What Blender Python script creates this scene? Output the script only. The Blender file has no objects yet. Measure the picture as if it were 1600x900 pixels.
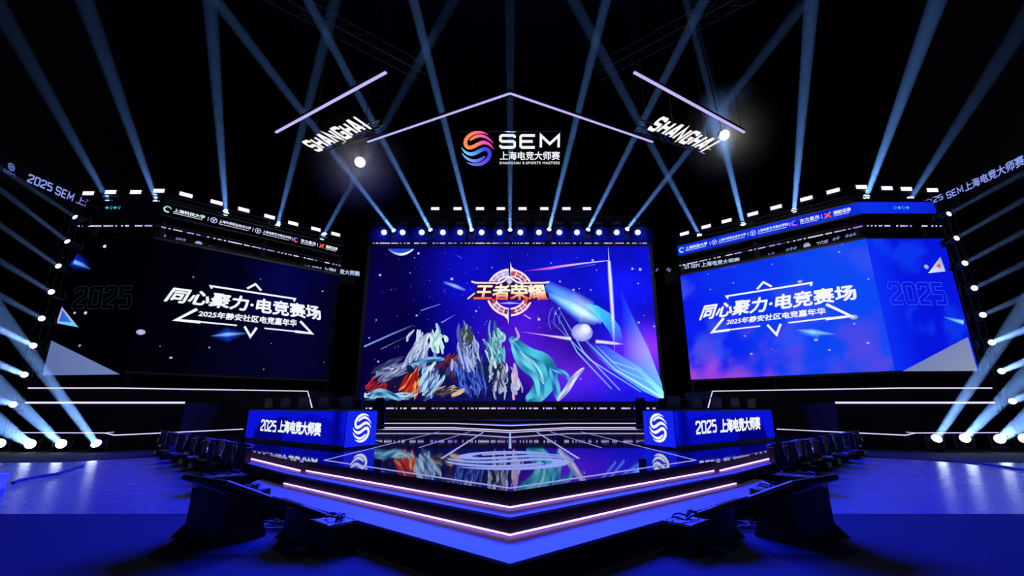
import bpy, bmesh, math, random
from mathutils import Vector, Matrix, Quaternion, noise

sc = bpy.context.scene
C = sc.collection
random.seed(7)

# ---------------------------------------------------------------- camera, world, exposure
FPX, PITCH, EYE, CU = 700.0, math.atan(189 / 700.0), 1.6, 797.0
cam = bpy.data.cameras.new('camera')
cam.sensor_width = 36.0
cam.lens = FPX / 1600 * 36
cam.shift_x = (800 - CU) / 1600
cam.clip_end = 300
cam_o = bpy.data.objects.new('camera', cam)
C.objects.link(cam_o)
cam_o.location = (0, 0, EYE)
cam_o.rotation_euler = (math.pi / 2 + PITCH, 0, 0)
sc.camera = cam_o

sc.view_settings.view_transform = 'Standard'
sc.view_settings.look = 'None'
sc.view_settings.gamma = 1.0
sc.view_settings.exposure = 0.0
sc.view_settings.use_curve_mapping = False

world = bpy.data.worlds.new('world')
sc.world = world
world.use_nodes = True
world.node_tree.nodes['Background'].inputs[0].default_value = (0.0002, 0.0003, 0.0012, 1)
world.node_tree.nodes['Background'].inputs[1].default_value = 1.0

# light levels of the rig (each lamp's own light is made in its builder)
BEAM_W, HAZE = 800.0, 0.0022
WASH_W = 23000.0
HOUSE_W = 900.0

# ---------------------------------------------------------------- measuring helpers
SP, CP = math.sin(PITCH), math.cos(PITCH)
def ray(u, v):
    y = (450 - v) / FPX
    return Vector(((u - CU) / FPX, CP - y * SP, SP + y * CP))
def PZ(u, v, z):
    d = ray(u, v); t = (z - EYE) / d.z
    return Vector((d.x * t, d.y * t, z))
def PY(u, v, Y):
    d = ray(u, v); t = Y / d.y
    return Vector((d.x * t, Y, EYE + d.z * t))

def lin(c):
    return c / 12.92 if c <= 0.04045 else ((c + 0.055) / 1.055) ** 2.4
def hx(h, k=1.0):
    h = h.lstrip('#')
    return tuple(lin(int(h[i:i + 2], 16) / 255) * k for i in (0, 2, 4))
def mix(a, b, t):
    t = max(0, min(1, t))
    return tuple(x + (y - x) * t for x, y in zip(a, b))
def sstep(a, b, x):
    t = max(0, min(1, (x - a) / (b - a)))
    return t * t * (3 - 2 * t)

# ---------------------------------------------------------------- materials
MAT = {}
def new_mat(name):
    m = bpy.data.materials.new(name); m.use_nodes = True
    MAT[name] = m
    return m, m.node_tree, m.node_tree.nodes, m.node_tree.links
def principled(name, col, rough=0.5, metal=0.0, spec=0.5, nscale=0, namt=0.0, bump=0.0, stretch=(1, 1, 1), rvar=0.0):
    m, nt, N, L = new_mat(name)
    b = N['Principled BSDF']
    b.inputs['Base Color'].default_value = (*col, 1)
    b.inputs['Roughness'].default_value = rough
    b.inputs['Metallic'].default_value = metal
    b.inputs['Specular IOR Level'].default_value = spec
    if nscale:
        tc = N.new('ShaderNodeTexCoord'); mp = N.new('ShaderNodeMapping')
        mp.inputs['Scale'].default_value = stretch
        L.new(tc.outputs['Object'], mp.inputs[0])
        n = N.new('ShaderNodeTexNoise'); n.inputs['Scale'].default_value = nscale
        n.inputs['Detail'].default_value = 4
        L.new(mp.outputs[0], n.inputs['Vector'])
        r = N.new('ShaderNodeMixRGB')
        r.inputs[1].default_value = (*[c * (1 - namt) for c in col], 1)
        r.inputs[2].default_value = (*[c * (1 + namt) for c in col], 1)
        L.new(n.outputs['Fac'], r.inputs[0]); L.new(r.outputs[0], b.inputs['Base Color'])
        if rvar:
            mr = N.new('ShaderNodeMapRange')
            mr.inputs[3].default_value = rough - rvar; mr.inputs[4].default_value = rough + rvar
            L.new(n.outputs['Fac'], mr.inputs[0]); L.new(mr.outputs[0], b.inputs['Roughness'])
        if bump:
            bp = N.new('ShaderNodeBump'); bp.inputs['Strength'].default_value = bump
            bp.inputs['Distance'].default_value = 0.02
            L.new(n.outputs['Fac'], bp.inputs['Height']); L.new(bp.outputs[0], b.inputs['Normal'])
    return m
def emit(name, col, k):
    m, nt, N, L = new_mat(name)
    N.remove(N['Principled BSDF'])
    e = N.new('ShaderNodeEmission')
    e.inputs[0].default_value = (*col, 1); e.inputs[1].default_value = k
    L.new(e.outputs[0], N['Material Output'].inputs[0])
    return m
def screen_mat(name, k, additive=False):
    """LED picture: the colour of each pixel cluster is kept in the mesh, a fine noise keeps it from being flat"""
    m, nt, N, L = new_mat(name)
    N.remove(N['Principled BSDF'])
    a = N.new('ShaderNodeAttribute'); a.attribute_name = 'Col'
    e = N.new('ShaderNodeEmission'); e.inputs[1].default_value = k
    L.new(a.outputs['Color'], e.inputs[0])
    out = e
    if additive:
        t = N.new('ShaderNodeBsdfTransparent')
        ad = N.new('ShaderNodeAddShader')
        L.new(e.outputs[0], ad.inputs[0]); L.new(t.outputs[0], ad.inputs[1])
        out = ad
    L.new(out.outputs[0], N['Material Output'].inputs[0])
    return m
def pixel_mat(name, col, k, scale, thresh):
    """row of LED pixels, some lit, some dark"""
    m, nt, N, L = new_mat(name)
    b = N['Principled BSDF']; b.inputs['Base Color'].default_value = (.01, .01, .012, 1)
    at = N.new('ShaderNodeAttribute'); at.attribute_name = 'Run'
    wn = N.new('ShaderNodeTexWhiteNoise'); wn.noise_dimensions = '1D'
    fl = N.new('ShaderNodeMath'); fl.operation = 'FLOOR'
    mu = N.new('ShaderNodeMath'); mu.operation = 'MULTIPLY'; mu.inputs[1].default_value = scale
    L.new(at.outputs['Fac'], mu.inputs[0]); L.new(mu.outputs[0], fl.inputs[0]); L.new(fl.outputs[0], wn.inputs['W'])
    gt = N.new('ShaderNodeMath'); gt.operation = 'GREATER_THAN'; gt.inputs[1].default_value = thresh
    L.new(wn.outputs['Value'], gt.inputs[0])
    fr = N.new('ShaderNodeMath'); fr.operation = 'FRACT'; L.new(mu.outputs[0], fr.inputs[0])
    g2 = N.new('ShaderNodeMath'); g2.operation = 'LESS_THAN'; g2.inputs[1].default_value = 0.8
    L.new(fr.outputs[0], g2.inputs[0])
    m2 = N.new('ShaderNodeMath'); m2.operation = 'MULTIPLY'
    L.new(gt.outputs[0], m2.inputs[0]); L.new(g2.outputs[0], m2.inputs[1])
    ns = N.new('ShaderNodeTexNoise'); ns.noise_dimensions = '1D'; ns.inputs['Scale'].default_value = 0.6
    L.new(at.outputs['Fac'], ns.inputs['W'])
    rp = N.new('ShaderNodeValToRGB')
    rp.color_ramp.elements[0].position = .38; rp.color_ramp.elements[0].color = (*col, 1)
    rp.color_ramp.elements[1].position = .62; rp.color_ramp.elements[1].color = (.75, .72, 1, 1)
    L.new(ns.outputs['Fac'], rp.inputs[0])
    L.new(rp.outputs[0], b.inputs['Emission Color'])
    m3 = N.new('ShaderNodeMath'); m3.operation = 'MULTIPLY'; m3.inputs[1].default_value = k
    L.new(m2.outputs[0], m3.inputs[0]); L.new(m3.outputs[0], b.inputs['Emission Strength'])
    return m
def haze_mat(name, dens, col=(.85, .92, 1)):
    m, nt, N, L = new_mat(name)
    N.remove(N['Principled BSDF'])
    v = N.new('ShaderNodeVolumeScatter')
    v.inputs['Color'].default_value = (*col, 1); v.inputs['Density'].default_value = dens
    L.new(v.outputs[0], N['Material Output'].inputs['Volume'])
    return m

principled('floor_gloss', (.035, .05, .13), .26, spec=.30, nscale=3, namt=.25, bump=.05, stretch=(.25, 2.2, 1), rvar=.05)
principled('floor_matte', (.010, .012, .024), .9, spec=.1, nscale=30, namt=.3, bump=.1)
principled('hall_black', (.010, .010, .013), .9, spec=.1, nscale=1.5, namt=.3)
principled('black_metal', (.012, .012, .014), .55, spec=.4, nscale=20, namt=.3)
principled('black_plastic', (.016, .016, .018), .42, spec=.45, nscale=40, namt=.25)
principled('fabric_black', (.010, .010, .012), .95, spec=.1, nscale=60, namt=.4, bump=.2)
principled('truss_metal', (.09, .09, .10), .45, metal=.8, nscale=15, namt=.2)
principled('stage_tread', (.15, .14, .22), .55, spec=.25, nscale=6, namt=.12, bump=.04)
principled('stage_riser', (.006, .006, .008), .7, spec=.12, nscale=10, namt=.3)
principled('deck_glass', (.004, .004, .006), .035, spec=.75, nscale=2, namt=.2)
principled('rubber', (.01, .01, .01), .7)
principled('case_white', (.55, .55, .58), .5, nscale=8, namt=.1)
principled('tag_white', (.5, .5, .5), .6)
emit('led_white', (.72, .62, 1.0), 1.25)
emit('led_step', (.56, .24, 1.0), 7.5)
emit('led_roof', (.58, .50, 1.0), .95)
emit('strobe_face', (.86, .70, 1.0), 1.5)
emit('lens_beam', (.75, .88, 1.0), 2.5)
emit('lens_side', (.80, .90, 1.0), 2.5)
emit('lens_ground', (.80, .90, 1.0), 13.0)
emit('lens_wash', (.62, .88, 1.0), 1.8)
emit('house_white', (1.0, .98, .90), 40.0)
emit('deck_line', (.40, .40, .95), 0.85)
emit('print_white', (.92, .95, 1.0), 1.0)
emit('sign_white', (1.0, 1.0, 1.0), 1.3)
emit('ribbon_text', (.36, .45, .95), 1.0)
emit('ribbon_dim', (.40, .44, .62), 0.55)
principled('lens_off', (.004, .004, .008), .35, spec=.15)
screen_mat('screen', 1.0)
screen_mat('screen_glow', 1.0, True)
pixel_mat('pixels', (.40, .18, 1.0), 1.25, 10.0, .34)
pixel_mat('reflected_dots', (.22, .14, .75), .45, 6.0, .5)  # dim glow standing in for the dotted reflection on the deck sides
haze_mat('haze_beam', HAZE)
for k_ in ('screen', 'screen_glow', 'pixels', 'reflected_dots', 'lens_beam', 'lens_side', 'lens_wash', 'strobe_face', 'led_white', 'led_roof'):
    MAT[k_].cycles.emission_sampling = 'NONE'     # dim glowing faces light the place without being aimed at

# ---------------------------------------------------------------- object helpers
def wloc(o):
    v = Vector((0, 0, 0))
    while o is not None:
        v = v + Vector(o.location); o = o.parent
    return v
def tag(o, label=None, cat=None, group=None, kind=None):
    if label: o['label'] = label
    if cat: o['category'] = cat
    if group: o['group'] = group
    if kind: o['kind'] = kind
    return o
def thing(name, label, cat, loc=(0, 0, 0), group=None, rot=None):
    o = bpy.data.objects.new(name, None); C.objects.link(o)
    o.empty_display_size = .1
    o.location = loc
    if rot is not None:
        o.rotation_mode = 'QUATERNION'; o.rotation_quaternion = rot
    return tag(o, label, cat, group, 'thing')
def link(name, mesh, parent=None, loc=(0, 0, 0), rot=None):
    o = bpy.data.objects.new(name, mesh); C.objects.link(o)
    o.location = loc
    if rot is not None:
        o.rotation_mode = 'QUATERNION'; o.rotation_quaternion = rot
    if parent: o.parent = parent
    return o

class MB:
    """collects boxes, bars, tubes and prisms in world (or local) coordinates"""
    def __init__(s): s.v, s.f, s.sm = [], [], []
    def add(s, vs, fs, smooth=False):
        b = len(s.v); s.v += [tuple(x) for x in vs]
        for f in fs: s.f.append(tuple(b + i for i in f)); s.sm.append(smooth)
        return s
    def box(s, c, size, rot=None):
        c = Vector(c); hx_, hy, hz = [k / 2 for k in size]
        vs = [Vector((x, y, z)) for x in (-hx_, hx_) for y in (-hy, hy) for z in (-hz, hz)]
        if rot is not None: vs = [rot @ v for v in vs]
        vs = [c + v for v in vs]
        return s.add(vs, [(0, 1, 3, 2), (4, 6, 7, 5), (0, 4, 5, 1), (2, 3, 7, 6), (0, 2, 6, 4), (1, 5, 7, 3)])
    def cbox(s, c, size, ch, rot=None):
        """box with chamfered vertical and top edges"""
        c = Vector(c); X, Y, Z = [k / 2 for k in size]
        def ring(x, y, z, k):
            return [(-x + k, -y, z), (x - k, -y, z), (x, -y + k, z), (x, y - k, z), (x - k, y, z), (-x + k, y, z), (-x, y - k, z), (-x, -y + k, z)]
        r = ring(X - ch, Y - ch, -Z, ch) + ring(X, Y, -Z + ch, ch) + ring(X, Y, Z - ch, ch) + ring(X - ch, Y - ch, Z, ch)
        vs = [Vector(p) for p in r]
        if rot is not None: vs = [rot @ v for v in vs]
        fs = [tuple(reversed(range(8))), tuple(range(24, 32))]
        for k in range(3):
            for i in range(8):
                j = (i + 1) % 8
                fs.append((k * 8 + i, k * 8 + j, k * 8 + 8 + j, k * 8 + 8 + i))
        return s.add([c + v for v in vs], fs)
    def prism(s, poly, z0, z1):
        n = len(poly)
        vs = [(p[0], p[1], z0) for p in poly] + [(p[0], p[1], z1) for p in poly]
        fs = [tuple(reversed(range(n))), tuple(range(n, 2 * n))]
        fs += [(i, (i + 1) % n, n + (i + 1) % n, n + i) for i in range(n)]
        return s.add(vs, fs)
    def extrude(s, pts, vec):
        n = len(pts); vec = Vector(vec)
        vs = [Vector(p) for p in pts] + [Vector(p) + vec for p in pts]
        fs = [tuple(reversed(range(n))), tuple(range(n, 2 * n))]
        fs += [(i, (i + 1) % n, n + (i + 1) % n, n + i) for i in range(n)]
        return s.add(vs, fs)
    def tube(s, pts, r, n=6, cap=True):
        pts = [Vector(p) for p in pts]
        rings = []
        for i, p in enumerate(pts):
            d = (pts[min(i + 1, len(pts) - 1)] - pts[max(i - 1, 0)]).normalized()
            a = d.cross(Vector((0, 0, 1)))
            if a.length < 1e-3: a = d.cross(Vector((1, 0, 0)))
            a.normalize(); b = d.cross(a)
            rr = r[i] if isinstance(r, (list, tuple)) else r
            rings.append([p + (a * math.cos(t) + b * math.sin(t)) * rr for t in [2 * math.pi * k / n for k in range(n)]])
        vs = [v for rg in rings for v in rg]
        fs = []
        for i in range(len(pts) - 1):
            for k in range(n):
                j = (k + 1) % n
                fs.append((i * n + k, i * n + j, (i + 1) * n + j, (i + 1) * n + k))
        if cap:
            fs.append(tuple(reversed(range(n)))); fs.append(tuple(range((len(pts) - 1) * n, len(pts) * n)))
        return s.add(vs, fs, n > 6)
    def lathe(s, prof, n=20, axis=None, cap=True):
        vs, fs = [], []
        for r, z in prof:
            for k in range(n):
                t = 2 * math.pi * k / n
                vs.append(Vector((r * math.cos(t), r * math.sin(t), z)))
        for i in range(len(prof) - 1):
            for k in range(n):
                j = (k + 1) % n
                fs.append((i * n + k, i * n + j, (i + 1) * n + j, (i + 1) * n + k))
        if cap:
            fs.append(tuple(reversed(range(n)))); fs.append(tuple(range((len(prof) - 1) * n, len(prof) * n)))
        return s.add(vs, fs, True)
    def mesh(s, name, mat, off=Vector((0, 0, 0))):
        me = bpy.data.meshes.new(name)
        me.from_pydata([tuple(Vector(v) - off) for v in s.v], [], s.f)
        me.polygons.foreach_set('use_smooth', s.sm)
        me.materials.append(MAT[mat]); me.update()
        return me
    def build(s, name, mat, parent=None, **kw):
        off = wloc(parent) if parent else Vector((0, 0, 0))
        o = link(name, s.mesh(name, mat, off), parent)
        return tag(o, **kw)

def run_strip(name, pts, w, h, mat, parent=None, along=None, **kw):
    """LED bar along a polyline; stores running metres so the material can light single pixels"""
    pts = [Vector(p) for p in pts]
    me_v, me_f, run = [], [], []
    acc = 0
    for i, p in enumerate(pts):
        d0 = (p - pts[i - 1]).normalized() if i else (pts[1] - p).normalized()
        d1 = (pts[i + 1] - p).normalized() if i < len(pts) - 1 else d0
        d = (d0 + d1).normalized()
        a = Vector((-d.y, d.x, 0))
        if a.length < .01: a = Vector((0, 1, 0))
        a.normalize()
        b = d.cross(a).normalized()
        if i: acc += (p - pts[i - 1]).length
        k = 1 / max(.4, d.dot(d1))
        for sa, sb in ((-1, -1), (1, -1), (1, 1), (-1, 1)):
            me_v.append(p + a * sa * w / 2 * k + b * sb * h / 2); run.append(acc)
    n = len(pts)
    for i in range(n - 1):
        for k in range(4):
            j = (k + 1) % 4
            me_f.append((i * 4 + k, i * 4 + j, (i + 1) * 4 + j, (i + 1) * 4 + k))
    me_f += [(3, 2, 1, 0), tuple((n - 1) * 4 + k for k in range(4))]
    off = wloc(parent) if parent else Vector((0, 0, 0))
    me = bpy.data.meshes.new(name)
    me.from_pydata([tuple(v - off) for v in me_v], [], me_f)
    at = me.attributes.new('Run', 'FLOAT', 'POINT'); at.data.foreach_set('value', run)
    me.materials.append(MAT[mat])
    return tag(link(name, me, parent), **kw)

# ---------------------------------------------------------------- flat pictures and lettering
class Frame:
    def __init__(s, o, ex, ez=(0, 0, 1)):
        s.o, s.ex, s.ez = Vector(o), Vector(ex).normalized(), Vector(ez).normalized()
        s.n = s.ex.cross(s.ez)
    def at(s, a, b, d=0.0): return s.o + s.ex * a + s.ez * b + s.n * d
    def px(s, u, v):
        """where the line of sight through a photo point meets this surface, in its own metres"""
        r = ray(u, v); e = Vector((0, 0, EYE))
        t = (s.o - e).dot(s.n) / r.dot(s.n)
        q = e + r * t - s.o
        return (q.dot(s.ex), q.dot(s.ez))

GLY = {
    '2': ([[(0, .74), (0, .9), (.1, 1), (.9, 1), (1, .9), (1, .6), (0, .18), (0, 0), (1, 0)]]),
    '0': ([[(0, .1), (0, .9), (.1, 1), (.9, 1), (1, .9), (1, .1), (.9, 0), (.1, 0), (0, .1)]]),
    '5': ([[(1, 1), (0, 1), (0, .56), (.9, .56), (1, .46), (1, .1), (.9, 0), (0, 0)]]),
    'S': ([[(1, .8), (1, .9), (.9, 1), (.1, 1), (0, .9), (0, .6), (.1, .5), (.9, .5), (1, .4), (1, .1), (.9, 0), (.1, 0), (0, .1), (0, .2)]]),
    'H': ([[(0, 0), (0, 1)], [(1, 0), (1, 1)], [(0, .5), (1, .5)]]),
    'A': ([[(0, 0), (.38, 1), (.62, 1), (1, 0)], [(.18, .3), (.82, .3)]]),
    'N': ([[(0, 0), (0, 1), (1, 0), (1, 1)]]),
    'G': ([[(1, .78), (1, .9), (.9, 1), (.1, 1), (0, .9), (0, .1), (.1, 0), (1, 0), (1, .46), (.5, .46)]]),
    'I': ([[(.5, 0), (.5, 1)], [(.1, 1), (.9, 1)], [(.1, 0), (.9, 0)]]),
    'E': ([[(1, 1), (.1, 1), (0, .9), (0, .1), (.1, 0), (1, 0)], [(0, .5), (.85, .5)]]),
    'M': ([[(0, 0), (0, 1), (.5, .3), (1, 1), (1, 0)]]),
}
def offset_line(pts, w, closed=False):
    n = len(pts); L, R = [], []
    for i, p in enumerate(pts):
        if closed:
            a, b = pts[(i - 1) % n], pts[(i + 1) % n]
        else:
            a, b = pts[max(i - 1, 0)], pts[min(i + 1, n - 1)]
        def nrm(q0, q1):
            dx, dy = q1[0] - q0[0], q1[1] - q0[1]; l = math.hypot(dx, dy) or 1e-9
            return (-dy / l, dx / l)
        if not closed and i == 0: m = nrm(p, b); k = 1
        elif not closed and i == n - 1: m = nrm(a, p); k = 1
        else:
            n0, n1 = nrm(a, p), nrm(p, b)
            mx, my = n0[0] + n1[0], n0[1] + n1[1]; l = math.hypot(mx, my) or 1e-9
            m = (mx / l, my / l); k = 1 / max(.45, m[0] * n0[0] + m[1] * n0[1])
        ww = (w[i] if isinstance(w, (list, tuple)) else w) / 2 * k
        L.append((p[0] + m[0] * ww, p[1] + m[1] * ww)); R.append((p[0] - m[0] * ww, p[1] - m[1] * ww))
    return L, R
_txt = {}
def text_geo(body, bold=0.0, spacing=1.0):
    key = (body, bold, spacing)
    if key in _txt: return _txt[key]
    c = bpy.data.curves.new('lettering', 'FONT'); c.body = body; c.size = 1; c.resolution_u = 3
    c.space_character = spacing
    o = bpy.data.objects.new('lettering', c)
    me = bpy.data.meshes.new_from_object(o)
    v0 = [(v.co.x, v.co.y) for v in me.vertices]; f0 = [tuple(p.vertices) for p in me.polygons]
    bpy.data.objects.remove(o); bpy.data.meshes.remove(me); bpy.data.curves.remove(c)
    offs = [(0, 0)] if not bold else [(bold * math.cos(t), bold * math.sin(t)) for t in [k * math.pi / 4 for k in range(8)]]
    v, f = [], []
    for dx, dy in offs:
        b = len(v); v += [(x + dx, y + dy) for x, y in v0]; f += [tuple(b + i for i in q) for q in f0]
    x0, x1 = min(p[0] for p in v), max(p[0] for p in v); y0, y1 = min(p[1] for p in v), max(p[1] for p in v)
    v = [((x - x0) / (x1 - x0), (y - y0) / (y1 - y0)) for x, y in v]
    _txt[key] = (v, f)
    return _txt[key]

class Art:
    """flat print on a Frame; every point carries its colour"""
    def __init__(s, fr): s.fr, s.v, s.c, s.f, s.marks = fr, [], [], [], []
    def layer(s, d):
        """what follows is printed d metres above what came before"""
        s.marks.append((len(s.v), d)); return s
    def P(s, p): return s.fr.px(*p)
    def poly(s, pts, col, px=True):
        q = [s.P(p) for p in pts] if px else pts
        b = len(s.v); s.v += q
        cols = col if isinstance(col, list) else [col] * len(q)
        s.c += cols; s.f.append(tuple(range(b, b + len(q))))
        return s
    def band(s, Lp, Rp, cols):
        b = len(s.v); n = len(Lp)
        for l, r, c in zip(Lp, Rp, cols): s.v += [l, r]; s.c += [c, c]
        for i in range(n - 1): s.f.append((b + 2 * i, b + 2 * i + 1, b + 2 * i + 3, b + 2 * i + 2))
        return s
    def line(s, pts, w, col, px=True, closed=False):
        """stroke; w in metres (number or one per point), col one colour or one per point"""
        q = [s.P(p) for p in pts] if px else list(pts)
        if closed: 
            L, R = offset_line(q, w, True); L.append(L[0]); R.append(R[0])
            n = len(L)
        else:
            L, R = offset_line(q, w); n = len(L)
        cols = col if isinstance(col, list) else [col] * n
        return s.band(L, R, cols)
    def glow(s, pts, w, col):
        """soft streak: bright core line fading to black on both sides (for the additive print)"""
        q = [s.P(p) for p in pts]
        L, R = offset_line(q, w)
        z = (0, 0, 0)
        b = len(s.v); n = len(q)
        cols = col if isinstance(col, list) else [col] * n
        for l, m, r, c in zip(L, q, R, cols): s.v += [l, m, r]; s.c += [z, c, z]
        for i in range(n - 1):
            for k in (0, 1): s.f.append((b + 3 * i + k, b + 3 * i + k + 1, b + 3 * i + 4 + k, b + 3 * i + 3 + k))
        return s
    def disc(s, p, r, c0, c1=None, n=14, px=True, sy=1.0):
        q = s.P(p) if px else p
        b = len(s.v); s.v.append(q); s.c.append(c0)
        for k in range(n):
            t = 2 * math.pi * k / n
            s.v.append((q[0] + r * math.cos(t), q[1] + r * sy * math.sin(t))); s.c.append(c1 if c1 else c0)
        for k in range(n): s.f.append((b, b + 1 + k, b + 1 + (k + 1) % n))
        return s
    def quadmap(s, vs, fs, corners, colf, px=True):
        tl, tr, br, bl = [s.P(p) for p in corners] if px else corners
        b = len(s.v)
        for x, y in vs:
            X = [(bl[i] * (1 - x) + br[i] * x) * (1 - y) + (tl[i] * (1 - x) + tr[i] * x) * y for i in (0, 1)]
            s.v.append(tuple(X)); s.c.append(colf(x, y) if callable(colf) else colf)
        s.f += [tuple(b + i for i in f) for f in fs]
        return s
    def text(s, body, corners, col, bold=.02, spacing=1.0, px=True):
        v, f = text_geo(body, bold, spacing)
        return s.quadmap(v, f, corners, col, px)
    def block(s, body, corners, col, th=.26, gap=.22, px=True, outline=0.0, aspect=1.0):
        """squared stroke letters; th is the stroke in letter widths"""
        vs, fs = [], []
        x = 0; WID = {'I': .45, 'M': 1.25}
        for ch in body:
            if ch == ' ': x += .7; continue
            for pl in GLY[ch]:
                q = [(x + th / 2 + a * WID.get(ch, 1), th / 2 + b_ * aspect) for a, b_ in pl]
                cl = pl[0] == pl[-1]
                if cl: q = q[:-1]
                L, R = offset_line(q, th, cl)
                if outline:
                    loops = [L, R] if cl else [L + R[::-1]]
                    for lp in loops:
                        l2, r2 = offset_line(lp, outline, True)
                        b0 = len(vs); n = len(lp)
                        for a, b_ in zip(l2, r2): vs += [a, b_]
                        for i in range(n):
                            j = (i + 1) % n
                            fs.append((b0 + 2 * i, b0 + 2 * i + 1, b0 + 2 * j + 1, b0 + 2 * j))
                else:
                    if cl: L.append(L[0]); R.append(R[0])
                    b0 = len(vs)
                    for a, b_ in zip(L, R): vs += [a, b_]
                    for i in range(len(L) - 1): fs.append((b0 + 2 * i, b0 + 2 * i + 1, b0 + 2 * i + 3, b0 + 2 * i + 2))
            x += WID.get(ch, 1) + th + gap
        W, Hh = x - gap, aspect + th
        return s.quadmap([(a / W, b_ / Hh) for a, b_ in vs], fs, corners, col, px)
    def swirl(s, corners, colf, px=True):
        """round emblem of two interlocking S ribbons"""
        A = [(.66, .78), (.38, .90), (.05, .93), (-.30, .86), (-.60, .66), (-.76, .36), (-.68, .10), (-.46, .02), (-.18, .12), (.10, .27), (.38, .35), (.68, .26), (.86, .10), (.98, -.06)]
        wA = [.02, .12, .19, .25, .28, .29, .28, .27, .27, .27, .26, .19, .11, .02]
        B = [(-.46, .44), (-.38, .52), (-.14, .66), (.14, .73), (.42, .68), (.68, .54), (.84, .40), (.94, .26)]
        wB = [.08, .18, .22, .22, .20, .15, .09, .02]
        vs, fs, up = [], [], []
        for pts, w in ((A, wA), (B, wB)):
            for sg in (1, -1):
                # smooth the spine
                q, ww = list(pts), [k * .80 for k in w]
                for _ in range(2):
                    nq, nw = [q[0]], [ww[0]]
                    for i in range(len(q) - 1):
                        for t in (.25, .75):
                            nq.append(tuple(q[i][k] * (1 - t) + q[i + 1][k] * t for k in (0, 1))); nw.append(ww[i] * (1 - t) + ww[i + 1] * t)
                    nq.append(q[-1]); nw.append(ww[-1]); q, ww = nq, nw
                L, R = offset_line(q, ww)
                b0 = len(vs)
                for a, b_ in zip(L, R): vs += [(a[0] * sg, a[1] * sg), (b_[0] * sg, b_[1] * sg)]; up += [sg, sg]
                for i in range(len(L) - 1): fs.append((b0 + 2 * i, b0 + 2 * i + 1, b0 + 2 * i + 3, b0 + 2 * i + 2))
        tl, tr, br, bl = [s.P(p) for p in corners] if px else corners
        b = len(s.v)
        for (a, c_), u_ in zip(vs, up):
            x, y = (a + 1) / 2, (c_ + 1) / 2
            s.v.append(tuple((bl[i] * (1 - x) + br[i] * x) * (1 - y) + (tl[i] * (1 - x) + tr[i] * x) * y for i in (0, 1)))
            s.c.append(colf(x, y, u_) if callable(colf) else colf)
        s.f += [tuple(b + i for i in f) for f in fs]
        return s
    def build(s, name, mat, parent, d, **kw):
        off = wloc(parent) if parent else Vector((0, 0, 0))
        me = bpy.data.meshes.new(name)
        hs, k, cur = [], 0, 0.0
        for i in range(len(s.v)):
            while k < len(s.marks) and s.marks[k][0] <= i: cur = s.marks[k][1]; k += 1
            hs.append(cur)
        me.from_pydata([tuple(s.fr.at(a, b, d + h) - off) for (a, b), h in zip(s.v, hs)], [], s.f)
        at = me.attributes.new('Col', 'FLOAT_COLOR', 'POINT')
        at.data.foreach_set('color', [x for c in s.c for x in (*c, 1.0)])
        me.materials.append(MAT[mat])
        return tag(link(name, me, parent), **kw)
def grid_art(fr, s0, s1, t0, t1, nx, ny, fn):
    a = Art(fr)
    for j in range(ny + 1):
        for i in range(nx + 1):
            x, y = i / nx, j / ny
            a.v.append((s0 + (s1 - s0) * x, t0 + (t1 - t0) * y)); a.c.append(fn(x, y))
    for j in range(ny):
        for i in range(nx):
            b = j * (nx + 1) + i
            a.f.append((b, b + 1, b + nx + 2, b + nx + 1))
    return a
def fbm(x, y, sd=0):
    return noise.fractal(Vector((x, y, sd)), 1.0, 2.0, 4)
def gs(x, y, cx, cy, rx, ry):
    return math.exp(-((x - cx) / rx) ** 2 - ((y - cy) / ry) ** 2)
def addc(*cs): return tuple(max(0, sum(c[i] for c in cs)) for i in range(3))
def sc3(c, k): return tuple(x * k for x in c)

ORD = ['first', 'second', 'third', 'fourth', 'fifth', 'sixth', 'seventh', 'eighth', 'ninth', 'tenth', 'eleventh', 'twelfth', 'thirteenth', 'fourteenth']
WHITE = hx('#f4f7ff')
SIDE = {-1: 'left', 1: 'right'}

# ================================================================ the hall
def struct(name, mb, mat):
    return mb.build(name, mat, kind='structure')
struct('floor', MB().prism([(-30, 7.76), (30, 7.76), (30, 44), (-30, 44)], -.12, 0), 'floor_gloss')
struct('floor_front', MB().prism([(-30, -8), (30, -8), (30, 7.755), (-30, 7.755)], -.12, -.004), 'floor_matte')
struct('ceiling', MB().box((0, 18, 30.2), (60.8, 53, .4)), 'hall_black')
struct('wall_left', MB().box((-30.2, 18, 15), (.4, 53, 30)), 'hall_black')
struct('wall_right', MB().box((30.2, 18, 15), (.4, 53, 30)), 'hall_black')
struct('wall_back', MB().box((0, 44.2, 15), (60, .4, 30)), 'hall_black')
struct('wall_front', MB().box((0, -8.2, 15), (60, .4, 30)), 'hall_black')

for s in (-1, 1):
    p_ = [(s * x, y) for x, y in ((11.3, 16.6), (12.9, 15.9), (14.0, 14.9), (29.9, 14.3), (29.9, 43.9), (11.3, 43.9))]
    struct('floor_carpet', MB().prism(p_ if s > 0 else p_[::-1], 0, .012), 'hall_black')
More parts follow.
